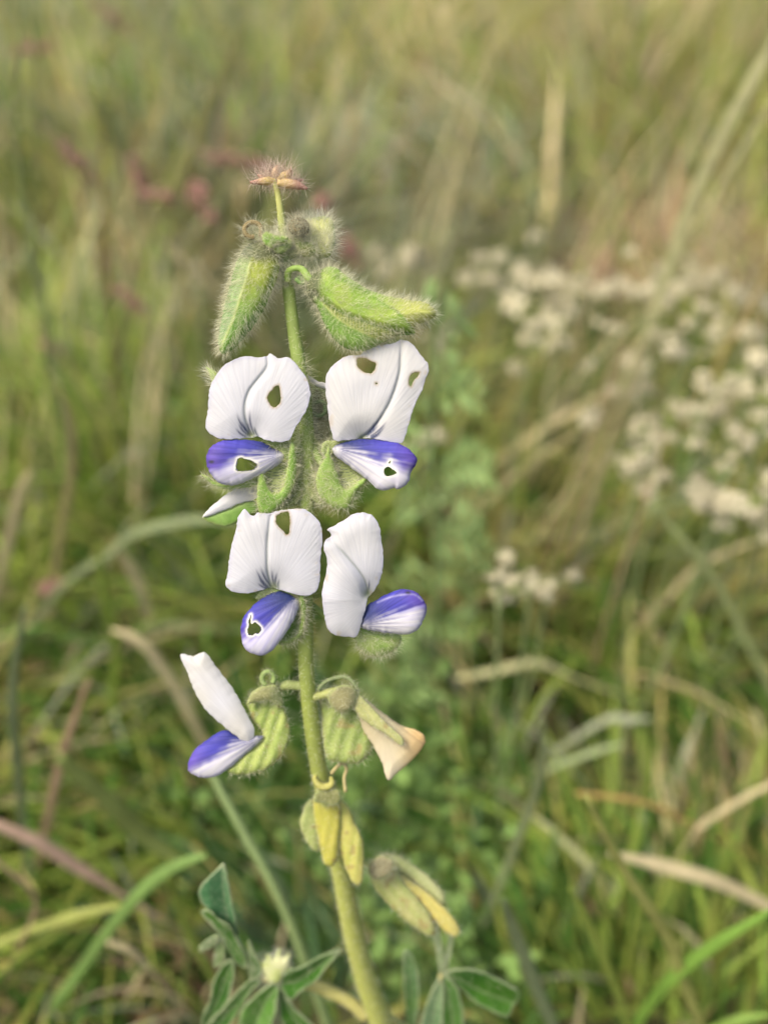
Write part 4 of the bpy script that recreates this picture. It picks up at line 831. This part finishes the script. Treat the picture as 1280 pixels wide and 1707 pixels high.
# ---- yellowing pods
def pod_group(name, px, py): return empty(name, Wd(px, py, dp(py)), PLANT)
pG = pod_group('seed_pod', 545, 1330); hb = HairBag()
YG = np.array([.48, .51, .12]); YO = np.array([.58, .51, .16])
for nm, ol, a, b, dd, bu in (('pod_half', [(225, 385), (180, 430), (152, 540), (190, 645), (255, 715), (280, 640), (262, 480)], np.array([.34, .42, .13]), np.array([.44, .48, .2]), -.001, 7),
                             ('pod_half', [(395, 395), (452, 425), (500, 540), (545, 640), (552, 780), (542, 900), (512, 928), (470, 890), (430, 800), (395, 700), (375, 560)], YG, YO, -.0022, 9),
                             ('pod_half', [(235, 375), (300, 372), (395, 385), (410, 520), (400, 640), (388, 760), (352, 806), (302, 786), (268, 650), (238, 500)], np.array([.46, .46, .08]), np.array([.55, .50, .12]), -.0032, 12)):
    o, vt = pillow(nm, C('z5', ol), M_POD, pG, dp(1370) + dd, stripes(a, b, .25, 14), bu, 14, step=2.4, extra=ridges(.15, 19, .6)); hb.add(vt, 300, .0011, jitter=.45, col=HAIRC)
o, vt = pillow('calyx_base', C('z5', [(240, 400), (250, 340), (320, 320), (395, 330), (405, 400), (360, 425), (300, 410)]), M_GREEN, pG, dp(1325) - .0045, green_col(np.array([.18, .20, .08]), np.array([.34, .34, .12])), 5, 8, step=2.4); hb.add(vt, 200, .0012, jitter=.5, col=HAIRC * .9)
ring = [(539 + (14 + 2 * math.sin(a * 2)) * math.cos(a), 1300 + (12 + 1.5 * math.cos(a)) * math.sin(a)) for a in np.linspace(-.4, 3.9, 10)]
o, vt = tube('bract', ring, [2, 4, 5, 6, 6, 6, 5.5, 5, 4, 2.5], M_GREEN, pG, dp(1300) - .0030, np.array([.46, .45, .13]), k=4); hb.add(vt, 120, .0008, jitter=.5, col=HAIRC)
o, vt = tube('bract', [(552, 1290), (562, 1278), (572, 1272), (578, 1282), (574, 1296), (576, 1320)], 3.2, M_GREEN, pG, dp(1300) - .003, np.array([.48, .42, .20]), k=4); hb.build(pG)
pH = pod_group('seed_pod', 610, 1440); hb = HairBag()
for ol, a, b, dd, bu in (([(640, 742), (740, 728), (860, 800), (960, 870), (1042, 960), (1062, 1030), (1020, 1042), (920, 960), (820, 880), (700, 840)], np.array([.42, .48, .18]), np.array([.55, .56, .30]), .001, 10),
                         ([(780, 860), (880, 920), (1000, 1010), (1090, 1100), (1152, 1200), (1130, 1252), (1080, 1232), (1000, 1160), (900, 1040), (820, 960)], np.array([.54, .52, .15]), np.array([.64, .53, .15]), -.001, 8),
                         ([(580, 800), (650, 756), (740, 800), (810, 910), (890, 1000), (965, 1100), (1003, 1220), (960, 1242), (880, 1200), (780, 1120), (680, 1020), (610, 920)], np.array([.38, .44, .14]), np.array([.50, .46, .22]), -.002, 12)):
    o, vt = pillow('pod_half', C('z5', ol), M_POD, pH, dp(1480) + dd, stripes(a, b, 2.4, 16), bu, 14, step=2.5, extra=ridges(2.4, 19, .6)); hb.add(vt, 420, .0014, jitter=.45, col=HAIRC)
o, vt = pillow('calyx_base', C('z5', [(575, 830), (600, 770), (660, 735), (740, 770), (730, 840), (680, 880), (610, 890)]), M_GREEN, pH, dp(1440) - .004, green_col(np.array([.13, .13, .08]), np.array([.28, .26, .15])), 7, 9, step=2.5); hb.add(vt, 260, .0016, jitter=.5, col=HAIRC * .9)
tube('pedicel', [(575, 1450), (595, 1440), (625, 1440)], 6, M_STEM, pH, dp(1445), np.array([.36, .42, .14])); hb.build(pH)

# ---- big left bud
bI = empty('flower_bud', Wd(462, 420, dp(420)), PLANT); hb = HairBag()
rI = smooth_open(C('c5', [(505, 640), (470, 800), (400, 1000), (330, 1230), (250, 1420), (175, 1580)]), 8)
rI2 = smooth_open(C('c5', [(800, 690), (690, 1000), (560, 1250), (430, 1450)]), 8)
rI3 = smooth_open(C('c5', [(400, 620), (320, 850), (250, 1080), (185, 1330)]), 8)
def colI(P, de, dh):
    d1, s1, _ = seg_dist(P, rI[:-1], rI[1:]); d2, _, _ = seg_dist(P, rI2[:-1], rI2[1:]); d3, _, _ = seg_dist(P, rI3[:-1], rI3[1:])
    left = s1 > 0; yy = P[:, 1]
    c = mix(np.tile(np.array([.36, .43, .07]), (len(P), 1)), np.tile(np.array([.17, .34, .06]), (len(P), 1)), sstep(440, 540, yy + 14 * (vnoise(P[:, 0] * .06, yy * .06) - .5)))
    c[left] = mix(np.tile(np.array([.30, .40, .16]), (len(P), 1)), np.tile(np.array([.22, .36, .15]), (len(P), 1)), sstep(430, 540, yy))[left]
    c = mix(c, np.tile(np.array([.50, .55, .24]), (len(P), 1)), np.exp(-(d1 / 2.4) ** 2) * .8)
    c = mix(c, np.tile(np.array([.10, .24, .04]), (len(P), 1)), np.exp(-(d2 / 4) ** 2) * .7); c = mix(c, np.tile(np.array([.13, .25, .07]), (len(P), 1)), np.exp(-(d3 / 3) ** 2) * .6)
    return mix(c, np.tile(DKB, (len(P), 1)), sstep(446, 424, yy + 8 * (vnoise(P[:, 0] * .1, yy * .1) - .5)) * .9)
def relI(P, de):
    d1, s1, _ = seg_dist(P, rI[:-1], rI[1:]); d2, _, _ = seg_dist(P, rI2[:-1], rI2[1:]); d3, _, _ = seg_dist(P, rI3[:-1], rI3[1:])
    return 3.2 * np.exp(-(d1 / 5) ** 2) - 3 * np.exp(-(d2 / 5) ** 2) - 3 * np.exp(-(d3 / 4) ** 2)
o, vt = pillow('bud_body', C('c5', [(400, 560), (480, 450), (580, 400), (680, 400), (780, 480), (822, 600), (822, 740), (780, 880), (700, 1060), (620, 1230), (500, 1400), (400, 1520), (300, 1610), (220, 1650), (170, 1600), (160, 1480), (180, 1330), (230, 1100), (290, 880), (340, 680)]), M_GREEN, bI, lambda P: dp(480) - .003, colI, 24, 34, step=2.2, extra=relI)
tipdir = (Wd(365, 590, dp(590)) - Wd(440, 420, dp(420))); tipdir /= np.linalg.norm(tipdir)
hb.add(vt, 3600, .0018, lean=tipdir, lean_amt=.6, jitter=.3, col=HAIRC)
coil = [(421 + (15.5 - .25 * i) * math.cos(a), 384 + (14.5 - .25 * i) * math.sin(a)) for i, a in enumerate(np.linspace(.9, -5.0, 14))]
o, vt = tube('bract', [(443, 396), (434, 390)] + coil[1:], [5, 5] + [4.2] * 13, M_GREEN, bI, dp(385) - .003, np.array([.28, .22, .10]), k=4); hb.add(vt, 420, .0018, jitter=.6, col=HAIRC * .85)
o, vt = pillow('bract', C('c5', [(640, 330), (700, 300), (790, 340), (900, 350), (925, 385), (880, 420), (800, 430), (750, 480), (700, 470), (650, 420)]), M_GREEN, bI, dp(400) - .004, green_col(np.array([.16, .30, .05]), np.array([.34, .40, .10])), 6, 8, step=2.2); hb.add(vt, 420, .0018, jitter=.5, col=HAIRC)
o, vt = tube('pedicel', C('c5', [(700, 480), (830, 500), (900, 460), (950, 420)]), [9, 7, 7, 7], M_STEM, bI, dp(412), np.array([.30, .40, .12]), doff=[-.002, -.003, -.002, 0]); hb.add(vt, 200, .0016, jitter=.5, col=HAIRC)
hb.build(bI)

# ---- big right bud
bJ = empty('flower_bud', Wd(500, 460, dp(460)), PLANT); hb = HairBag()
q1 = smooth_open(C('c6', [(300, 690), (420, 780), (560, 855), (720, 910), (880, 960), (1040, 985)]), 8)
q2 = smooth_open(C('c6', [(360, 760), (480, 880), (640, 970), (800, 1035), (900, 1010)]), 8)
q3 = smooth_open(C('c6', [(480, 560), (640, 640), (820, 760), (960, 850), (1050, 960)]), 8)
def colJ(P, de, dh):
    e1, s1, _ = seg_dist(P, q1[:-1], q1[1:]); e2, s2, a2 = seg_dist(P, q2[:-1], q2[1:]); e3, s3, _ = seg_dist(P, q3[:-1], q3[1:])
    x = P[:, 0]; c = np.tile(np.array([.27, .42, .07]), (len(P), 1)); c = mix(c, np.tile(np.array([.34, .46, .09]), (len(P), 1)), sstep(.4, .7, vnoise(x * .035 + 2, P[:, 1] * .05)))
    up = s3 < 0; yt = mix(np.tile(np.array([.30, .44, .10]), (len(P), 1)), np.tile(np.array([.45, .49, .13]), (len(P), 1)), sstep(620, 690, x)); c[up] = yt[up]
    low = s1 > 0; c[low] = mix(np.tile(np.array([.16, .32, .06]), (len(P), 1)), np.tile(np.array([.24, .38, .08]), (len(P), 1)), vnoise(x * .05, P[:, 1] * .05))[low]
    band = low & (s2 < 0); rib = .5 + .5 * np.sin(x / 5.2 * 6.28); c[band] = mix(np.tile(np.array([.12, .20, .04]), (len(P), 1)), np.tile(np.array([.36, .38, .12]), (len(P), 1)), rib)[band]
    c = mix(c, np.tile(np.array([.07, .15, .02]), (len(P), 1)), np.exp(-(e1 / 2.2) ** 2) * .8); c = mix(c, np.tile(np.array([.40, .44, .16]), (len(P), 1)), np.exp(-(e2 / 2) ** 2) * .6)
    c = mix(c, np.tile(np.array([.12, .26, .04]), (len(P), 1)), np.exp(-(e3 / 2.2) ** 2) * .5)
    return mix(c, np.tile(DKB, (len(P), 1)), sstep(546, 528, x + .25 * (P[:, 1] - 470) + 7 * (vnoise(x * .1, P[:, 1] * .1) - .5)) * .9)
def relJ(P, de):
    e1, s1, _ = seg_dist(P, q1[:-1], q1[1:]); e2, _, _ = seg_dist(P, q2[:-1], q2[1:]); e3, _, _ = seg_dist(P, q3[:-1], q3[1:])
    return -5 * np.exp(-(e1 / 5) ** 2) + 2.4 * np.exp(-(e2 / 5) ** 2) - 3 * np.exp(-(e3 / 4) ** 2) + np.where(s1 < 0, 3, 0) * sstep(0, 10, e1)
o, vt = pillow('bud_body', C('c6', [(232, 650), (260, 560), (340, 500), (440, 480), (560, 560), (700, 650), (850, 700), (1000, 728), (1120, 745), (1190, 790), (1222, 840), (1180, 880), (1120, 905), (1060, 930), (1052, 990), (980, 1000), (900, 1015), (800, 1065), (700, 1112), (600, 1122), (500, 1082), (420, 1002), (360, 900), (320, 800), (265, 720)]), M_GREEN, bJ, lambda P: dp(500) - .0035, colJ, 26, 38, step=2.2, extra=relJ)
tipdir = (Wd(720, 520, dp(520)) - Wd(520, 470, dp(470))); tipdir /= np.linalg.norm(tipdir)
hb.add(vt, 3900, .0019, lean=tipdir, lean_amt=.45, jitter=.3, col=HAIRC)
o, vt = tube('pedicel', C('c6', [(90, 590), (95, 520), (140, 490), (200, 500), (250, 560), (290, 590)]), [6, 6, 5, 6, 7, 8], M_STEM, bJ, dp(455), np.array([.28, .42, .10]), doff=[-.0012, -.002, -.003, -.003, -.003, -.003]); hb.add(vt, 260, .0015, jitter=.5, col=HAIRC)
o, vt = tube('bract', C('c6', [(150, 570), (190, 600), (215, 590), (200, 560), (170, 555)]), 4, M_GREEN, bJ, dp(468) - .002, np.array([.22, .36, .12]), k=4); hb.add(vt, 120, .0015, jitter=.5, col=HAIRC)
hb.build(bJ)

# ---- fuzzy bud behind, and its curled bract
bK = empty('flower_bud', Wd(490, 410, dp(410)), PLANT); hb = HairBag()
o, vt = pillow('bud_body', C('c8', [(760, 760), (880, 730), (980, 710), (1070, 740), (1120, 820), (1130, 950), (1110, 1090), (1060, 1190), (960, 1220), (850, 1190), (760, 1100), (720, 960)]), M_GREEN, bK, dp(390) + .003, green_col(np.array([.50, .54, .20]), np.array([.66, .66, .36])), 16, 22, step=2.6); hb.add(vt, 1500, .0022, lean=UP, lean_amt=.25, jitter=.4, col=HAIRC * 1.12)
sp = [(497 + (17 - .45 * i) * math.cos(a), 379 + (16 - .45 * i) * math.sin(a)) for i, a in enumerate(np.linspace(1.2, -12.5, 30))]
o, vt = tube('bract', sp, 3.4, M_GREEN, bK, dp(380) - .001, np.array([.20, .17, .09]), k=3, doff=np.linspace(0, -.0018, 30)); hb.add(vt, 900, .0018, jitter=.6, col=HAIRC * .8)
o, vt = pillow('bract', C('c8', [(640, 960), (720, 950), (760, 1000), (860, 1040), (900, 1140), (820, 1200), (720, 1180), (660, 1080)]), M_GREEN, bK, dp(408) - .0005, green_col(np.array([.16, .22, .06]), np.array([.30, .30, .12])), 8, 10, step=2.4); hb.add(vt, 700, .0022, lean=-UP, lean_amt=.3, jitter=.5, col=HAIRC)
o, vt = tube('pedicel', [(480, 425), (500, 420), (520, 412)], 8, M_STEM, bK, dp(418), np.array([.34, .40, .14]), doff=[0, .0005, .002]); hb.add(vt, 300, .002, jitter=.5, col=HAIRC); hb.build(bK)

# ---- hairy growing tip
bL = empty('tip_bud', Wd(462, 305, dp(305)), PLANT); hb = HairBag()
for pts, r_, cl, dd in (([(459, 303), (448, 302), (434, 303), (417, 304)], [5, 8, 6, 2], np.array([.55, .44, .18]), 0), ([(463, 304), (478, 306), (496, 309), (513, 315)], [5, 9, 8, 2], np.array([.56, .42, .20]), -.0015),
                        ([(460, 302), (459, 292), (460, 284), (463, 276)], [5, 7, 6, 2], np.array([.58, .44, .26]), .0005), ([(463, 302), (473, 296), (481, 290), (485, 281)], [5, 9, 8, 2], np.array([.60, .47, .20]), 0),
                        ([(462, 304), (470, 305), (488, 303), (505, 300)], [4, 7, 6, 2], np.array([.50, .34, .22]), .002), ([(460, 303), (446, 300), (438, 296), (430, 292)], [4, 6, 5, 2], np.array([.52, .38, .24]), .002)):
    o, vt = tube('bract', pts, np.array(r_) * .92, M_GREEN, bL, dp(300) + dd, lambda q, cl=cl: mix(np.tile(cl, (len(q), 1)), np.tile(np.array([.42, .24, .19]), (len(q), 1)), sstep(14, 40, np.hypot(q[:, 0] - 462, q[:, 1] - 303))), k=6); hb.add(vt, 120, .0026, jitter=.6, col=np.array([.88, .78, .66]))
    hb.add(vt, 70, .0030, lean=UP, lean_amt=.9, jitter=.5, col=np.array([.80, .66, .58])); hb.add(vt, 30, .002, jitter=.5, col=np.array([.36, .2, .16]))
hb.build(bL)

# ---- half hidden flowers behind the stem and to the left
fM = flower_at(430, 850, .001)
sheet('standard_petal', C('c7', [(30, 603), (130, 500), (240, 420), (330, 380), (400, 375), (420, 470), (300, 510), (180, 562), (90, 595)]), M_PETAL, fM, dp(845) - .0012, plain_white, lambda P, de: 5 * np.sqrt(np.clip(de / 10, 0, 1)), step=2.5)
o, vt = pillow('calyx', C('c7', [(35, 607), (120, 585), (250, 535), (390, 488), (430, 560), (330, 610), (260, 655), (180, 672), (100, 650)]), M_GREEN, fM, dp(860) - .0008, green_col(np.array([.14, .26, .05]), np.array([.20, .33, .08])), 5, 9, step=2.6)
tube('pedicel', [(425, 850), (460, 845), (500, 835)], [6, 6, 6], M_STEM, fM, dp(845), GRN2 * .8, doff=[.0006, .0006, 0])
fN = flower_at(525, 650, .003)
sheet('standard_petal', C('c2', [(-70, 360), (0, 392), (60, 432), (150, 455), (160, 510), (110, 500), (50, 478), (0, 450), (-50, 420)]), M_PETAL, fN, dp(640) + .0012, plain_white, lambda P, de: 3 * np.sqrt(np.clip(de / 8, 0, 1)) - .5 * (P[:, 1] - 640), step=2.4)
hb = HairBag(); coil = [(532 + (14 - .3 * i) * math.cos(a), 682 + (13 - .3 * i) * math.sin(a)) for i, a in enumerate(np.linspace(-.4, -7, 14))]
o, vt = tube('bract', coil, 3.6, M_GREEN, fN, dp(680) + .001, np.array([.18, .26, .12]), k=4); hb.add(vt, 260, .0016, jitter=.5, col=HAIRC * .85)
o, vt = pillow('calyx', [(522, 650), (540, 652), (556, 670), (556, 710), (545, 735), (528, 735), (518, 700)] if False else np.array([(522, 650), (540, 652), (556, 670), (556, 710), (545, 735), (528, 735), (518, 700)], float), M_GREEN, fN, dp(690) + .003, green_col(np.array([.18, .2, .1]), np.array([.34, .33, .2])), 6, 10, step=2.6); hb.add(vt, 700, .0018, jitter=.5, col=HAIRC); hb.build(fN)

# ---- palmate leaves
LG = np.array([.035, .12, .016]); LG2 = np.array([.075, .20, .025]); MARG = np.array([.44, .50, .30])
def leaflet(leaf, crop, pts, rib, dd, lift=8, a=LG, b=LG2, py0=1600, margin=3.8):
    ol = C(crop, pts); rb = smooth_open(C(crop, rib), 6)
    def colfn(P, de, dh):
        dr, _, _ = seg_dist(P, rb[:-1], rb[1:]); c = mix(np.tile(a, (len(P), 1)), np.tile(b, (len(P), 1)), vnoise(P[:, 0] * .04, P[:, 1] * .04))
        c = mix(c, np.tile(MARG * .8, (len(P), 1)), np.exp(-(dr / 1.6) ** 2) * .5); return mix(c, np.tile(MARG, (len(P), 1)), sstep(margin, 1.0, de) * (.35 + .6 * vnoise(P[:, 0] * .07 + 3, P[:, 1] * .07)))
    def rel(P, de):
        dr, _, _ = seg_dist(P, rb[:-1], rb[1:]); return lift * np.clip(dr / 18, 0, 1.3) + 2 * (vnoise(P[:, 0] * .05, P[:, 1] * .05) - .5)
    o, vt = sheet('leaflet', ol, M_LEAF, leaf, lambda P: dp(P[:, 1]) + dd, colfn, rel, step=2.8, thick=.0004)
    b = HairBag().add(vt, 90, .0009, jitter=.5, col=HAIRC); LB.P += b.P; LB.D += b.D; LB.L += b.L; LB.C += b.C
    return o
l1 = empty('leaf', Wd(460, 1640, dp(1640)), PLANT); LB = HairBag()
leaflet(l1, 'l8', [(293, 48), (318, 150), (345, 290), (385, 500), (360, 540), (300, 440), (230, 385), (165, 325), (128, 255), (140, 190), (200, 130), (255, 80)], [(285, 60), (290, 200), (320, 400), (380, 530)], .002, 9, a=np.array([.075, .21, .09]), b=np.array([.10, .25, .10]))
leaflet(l1, 'l8', [(140, 368), (190, 352), (260, 410), (335, 465), (385, 560), (440, 660), (446, 735), (380, 705), (325, 620), (270, 520), (205, 440)], [(150, 375), (290, 510), (440, 720)], -.001, 9)
leaflet(l1, 'l8', [(457, 545), (502, 650), (548, 762), (505, 805), (468, 795), (462, 680)], [(460, 560), (485, 690), (500, 800)], -.002, 6)
leaflet(l1, 'l8', [(1070, 618), (1000, 638), (900, 680), (800, 738), (720, 755), (665, 830), (690, 895), (742, 955), (800, 895), (870, 850), (930, 800), (970, 740), (1030, 670)], [(1065, 622), (900, 740), (780, 820), (668, 838)], -.0025, 10)
leaflet(l1, 'l8', [(655, 845), (600, 848), (500, 930), (420, 1000), (392, 1108), (380, 1250), (460, 1330), (560, 1230), (625, 1080), (645, 960)], [(650, 850), (540, 1020), (460, 1320)], -.003, 10, a=LG2, b=np.array([.17, .34, .08]))
leaflet(l1, 'l8', [(655, 865), (720, 950), (800, 1045), (890, 1130), (960, 1260), (840, 1300), (730, 1210), (680, 1100), (660, 980)], [(660, 870), (770, 1080), (940, 1270)], -.0015, 9)
leaflet(l1, 'l8', [(515, 795), (450, 835), (370, 915), (290, 1000), (210, 1090), (120, 1220), (180, 1250), (300, 1160), (400, 1010), (480, 890), (535, 830)], [(520, 805), (380, 970), (150, 1230)], -.001, 8)
leaflet(l1, 'l8', [(345, 682), (288, 720), (228, 820), (198, 960), (150, 1070), (150, 1160), (240, 1120), (310, 990), (345, 860), (362, 760)], [(350, 690), (270, 900), (170, 1140)], .001, 8)
leaflet(l1, 'l8', [(248, 518), (185, 552), (132, 596), (140, 624), (205, 600), (250, 560)], [(245, 530), (140, 612)], .002, 4)
leaflet(l1, 'l8', [(260, 540), (285, 560), (300, 640), (270, 720), (225, 720), (235, 620)], [(270, 545), (250, 715)], .003, 4, a=LG2, b=np.array([.25, .36, .12]))
o, vt = pillow('leaf_bud', C('l8', [(505, 655), (560, 690), (590, 640), (625, 670), (665, 600), (680, 660), (735, 640), (725, 720), (690, 770), (655, 835), (600, 830), (560, 770), (525, 710)]), M_GREEN, l1, dp(1610) - .001, green_col(np.array([.40, .48, .14]), np.array([.60, .62, .34])), 7, 9, step=2.2); LB.add(vt, 700, .0019, lean=UP, lean_amt=.6, jitter=.5, col=HAIRC * 1.2)
o, vt = tube('petiole', C('l8', [(560, 790), (700, 830), (880, 850), (1010, 900), (1130, 960), (1240, 1060)]), [7, 8, 9, 10, 10, 10], M_STEM, l1, lambda y: dp(y), np.array([.44, .42, .14]), doff=[.0, .001, .003, .003, .002, 0]); LB.add(vt, 500, .0011, jitter=.5, col=HAIRC)
tube('petiole', C('l8', [(380, 540), (450, 650), (560, 780)]), [4, 4.5, 5], M_STEM, l1, lambda y: dp(y) + .0005, np.array([.36, .44, .22]))
LB.build(l1)
l2 = empty('leaf', Wd(735, 1625, dp(1625)), PLANT); LB = HairBag()
leaflet(l2, 'z6', [(978, 408), (1060, 408), (1150, 448), (1208, 485), (1190, 530), (1165, 568), (1110, 548), (1050, 512), (1005, 468), (960, 425)], [(965, 418), (1080, 480), (1190, 520)], .004, 9)
leaflet(l2, 'z6', [(945, 428), (990, 462), (1012, 530), (1018, 600), (1010, 680), (960, 680), (945, 600), (938, 500)], [(945, 432), (975, 540), (985, 670)], .003, 8, a=np.array([.10, .21, .06]))
leaflet(l2, 'z6', [(940, 428), (905, 490), (880, 560), (860, 640), (880, 690), (930, 660), (945, 560), (948, 480)], [(942, 432), (915, 560), (890, 680)], .0025, 8, a=np.array([.15, .27, .12]), b=np.array([.2, .32, .15]))
leaflet(l2, 'z6', [(812, 345), (840, 358), (862, 440), (860, 540), (850, 620), (825, 620), (815, 500), (810, 420)], [(825, 350), (838, 480), (840, 610)], .006, 6, a=np.array([.12, .24, .10]))
leaflet(l2, 'z6', [(938, 430), (925, 360), (915, 290), (925, 262), (940, 300), (950, 370), (952, 420)], [(940, 425), (930, 340), (925, 270)], .004, 4, a=np.array([.22, .32, .14]), b=np.array([.28, .38, .18]), margin=3)
leaflet(l2, 'z6', [(942, 430), (950, 370), (968, 300), (978, 285), (980, 320), (965, 390), (955, 425)], [(945, 425), (960, 360), (976, 292)], .0045, 4, a=np.array([.22, .32, .14]), b=np.array([.28, .38, .18]), margin=3)
o, vt = tube('petiole', [(735, 1625), (725, 1660), (705, 1720), (675, 1800), (655, 1830)], [4, 5, 5.5, 6, 6], M_STEM, l2, lambda y: dp(y), np.array([.36, .34, .14]), doff=[.003, .004, .004, .002, 0]); LB.add(vt, 200, .0011, jitter=.5, col=HAIRC)
tube('petiole', C('z6', [(838, 600), (800, 590), (760, 560), (735, 540)]), [3, 4, 4, 4], M_STEM, l2, lambda y: dp(y), np.array([.34, .40, .18]), doff=[.006, .004, .002, .001]); LB.build(l2)
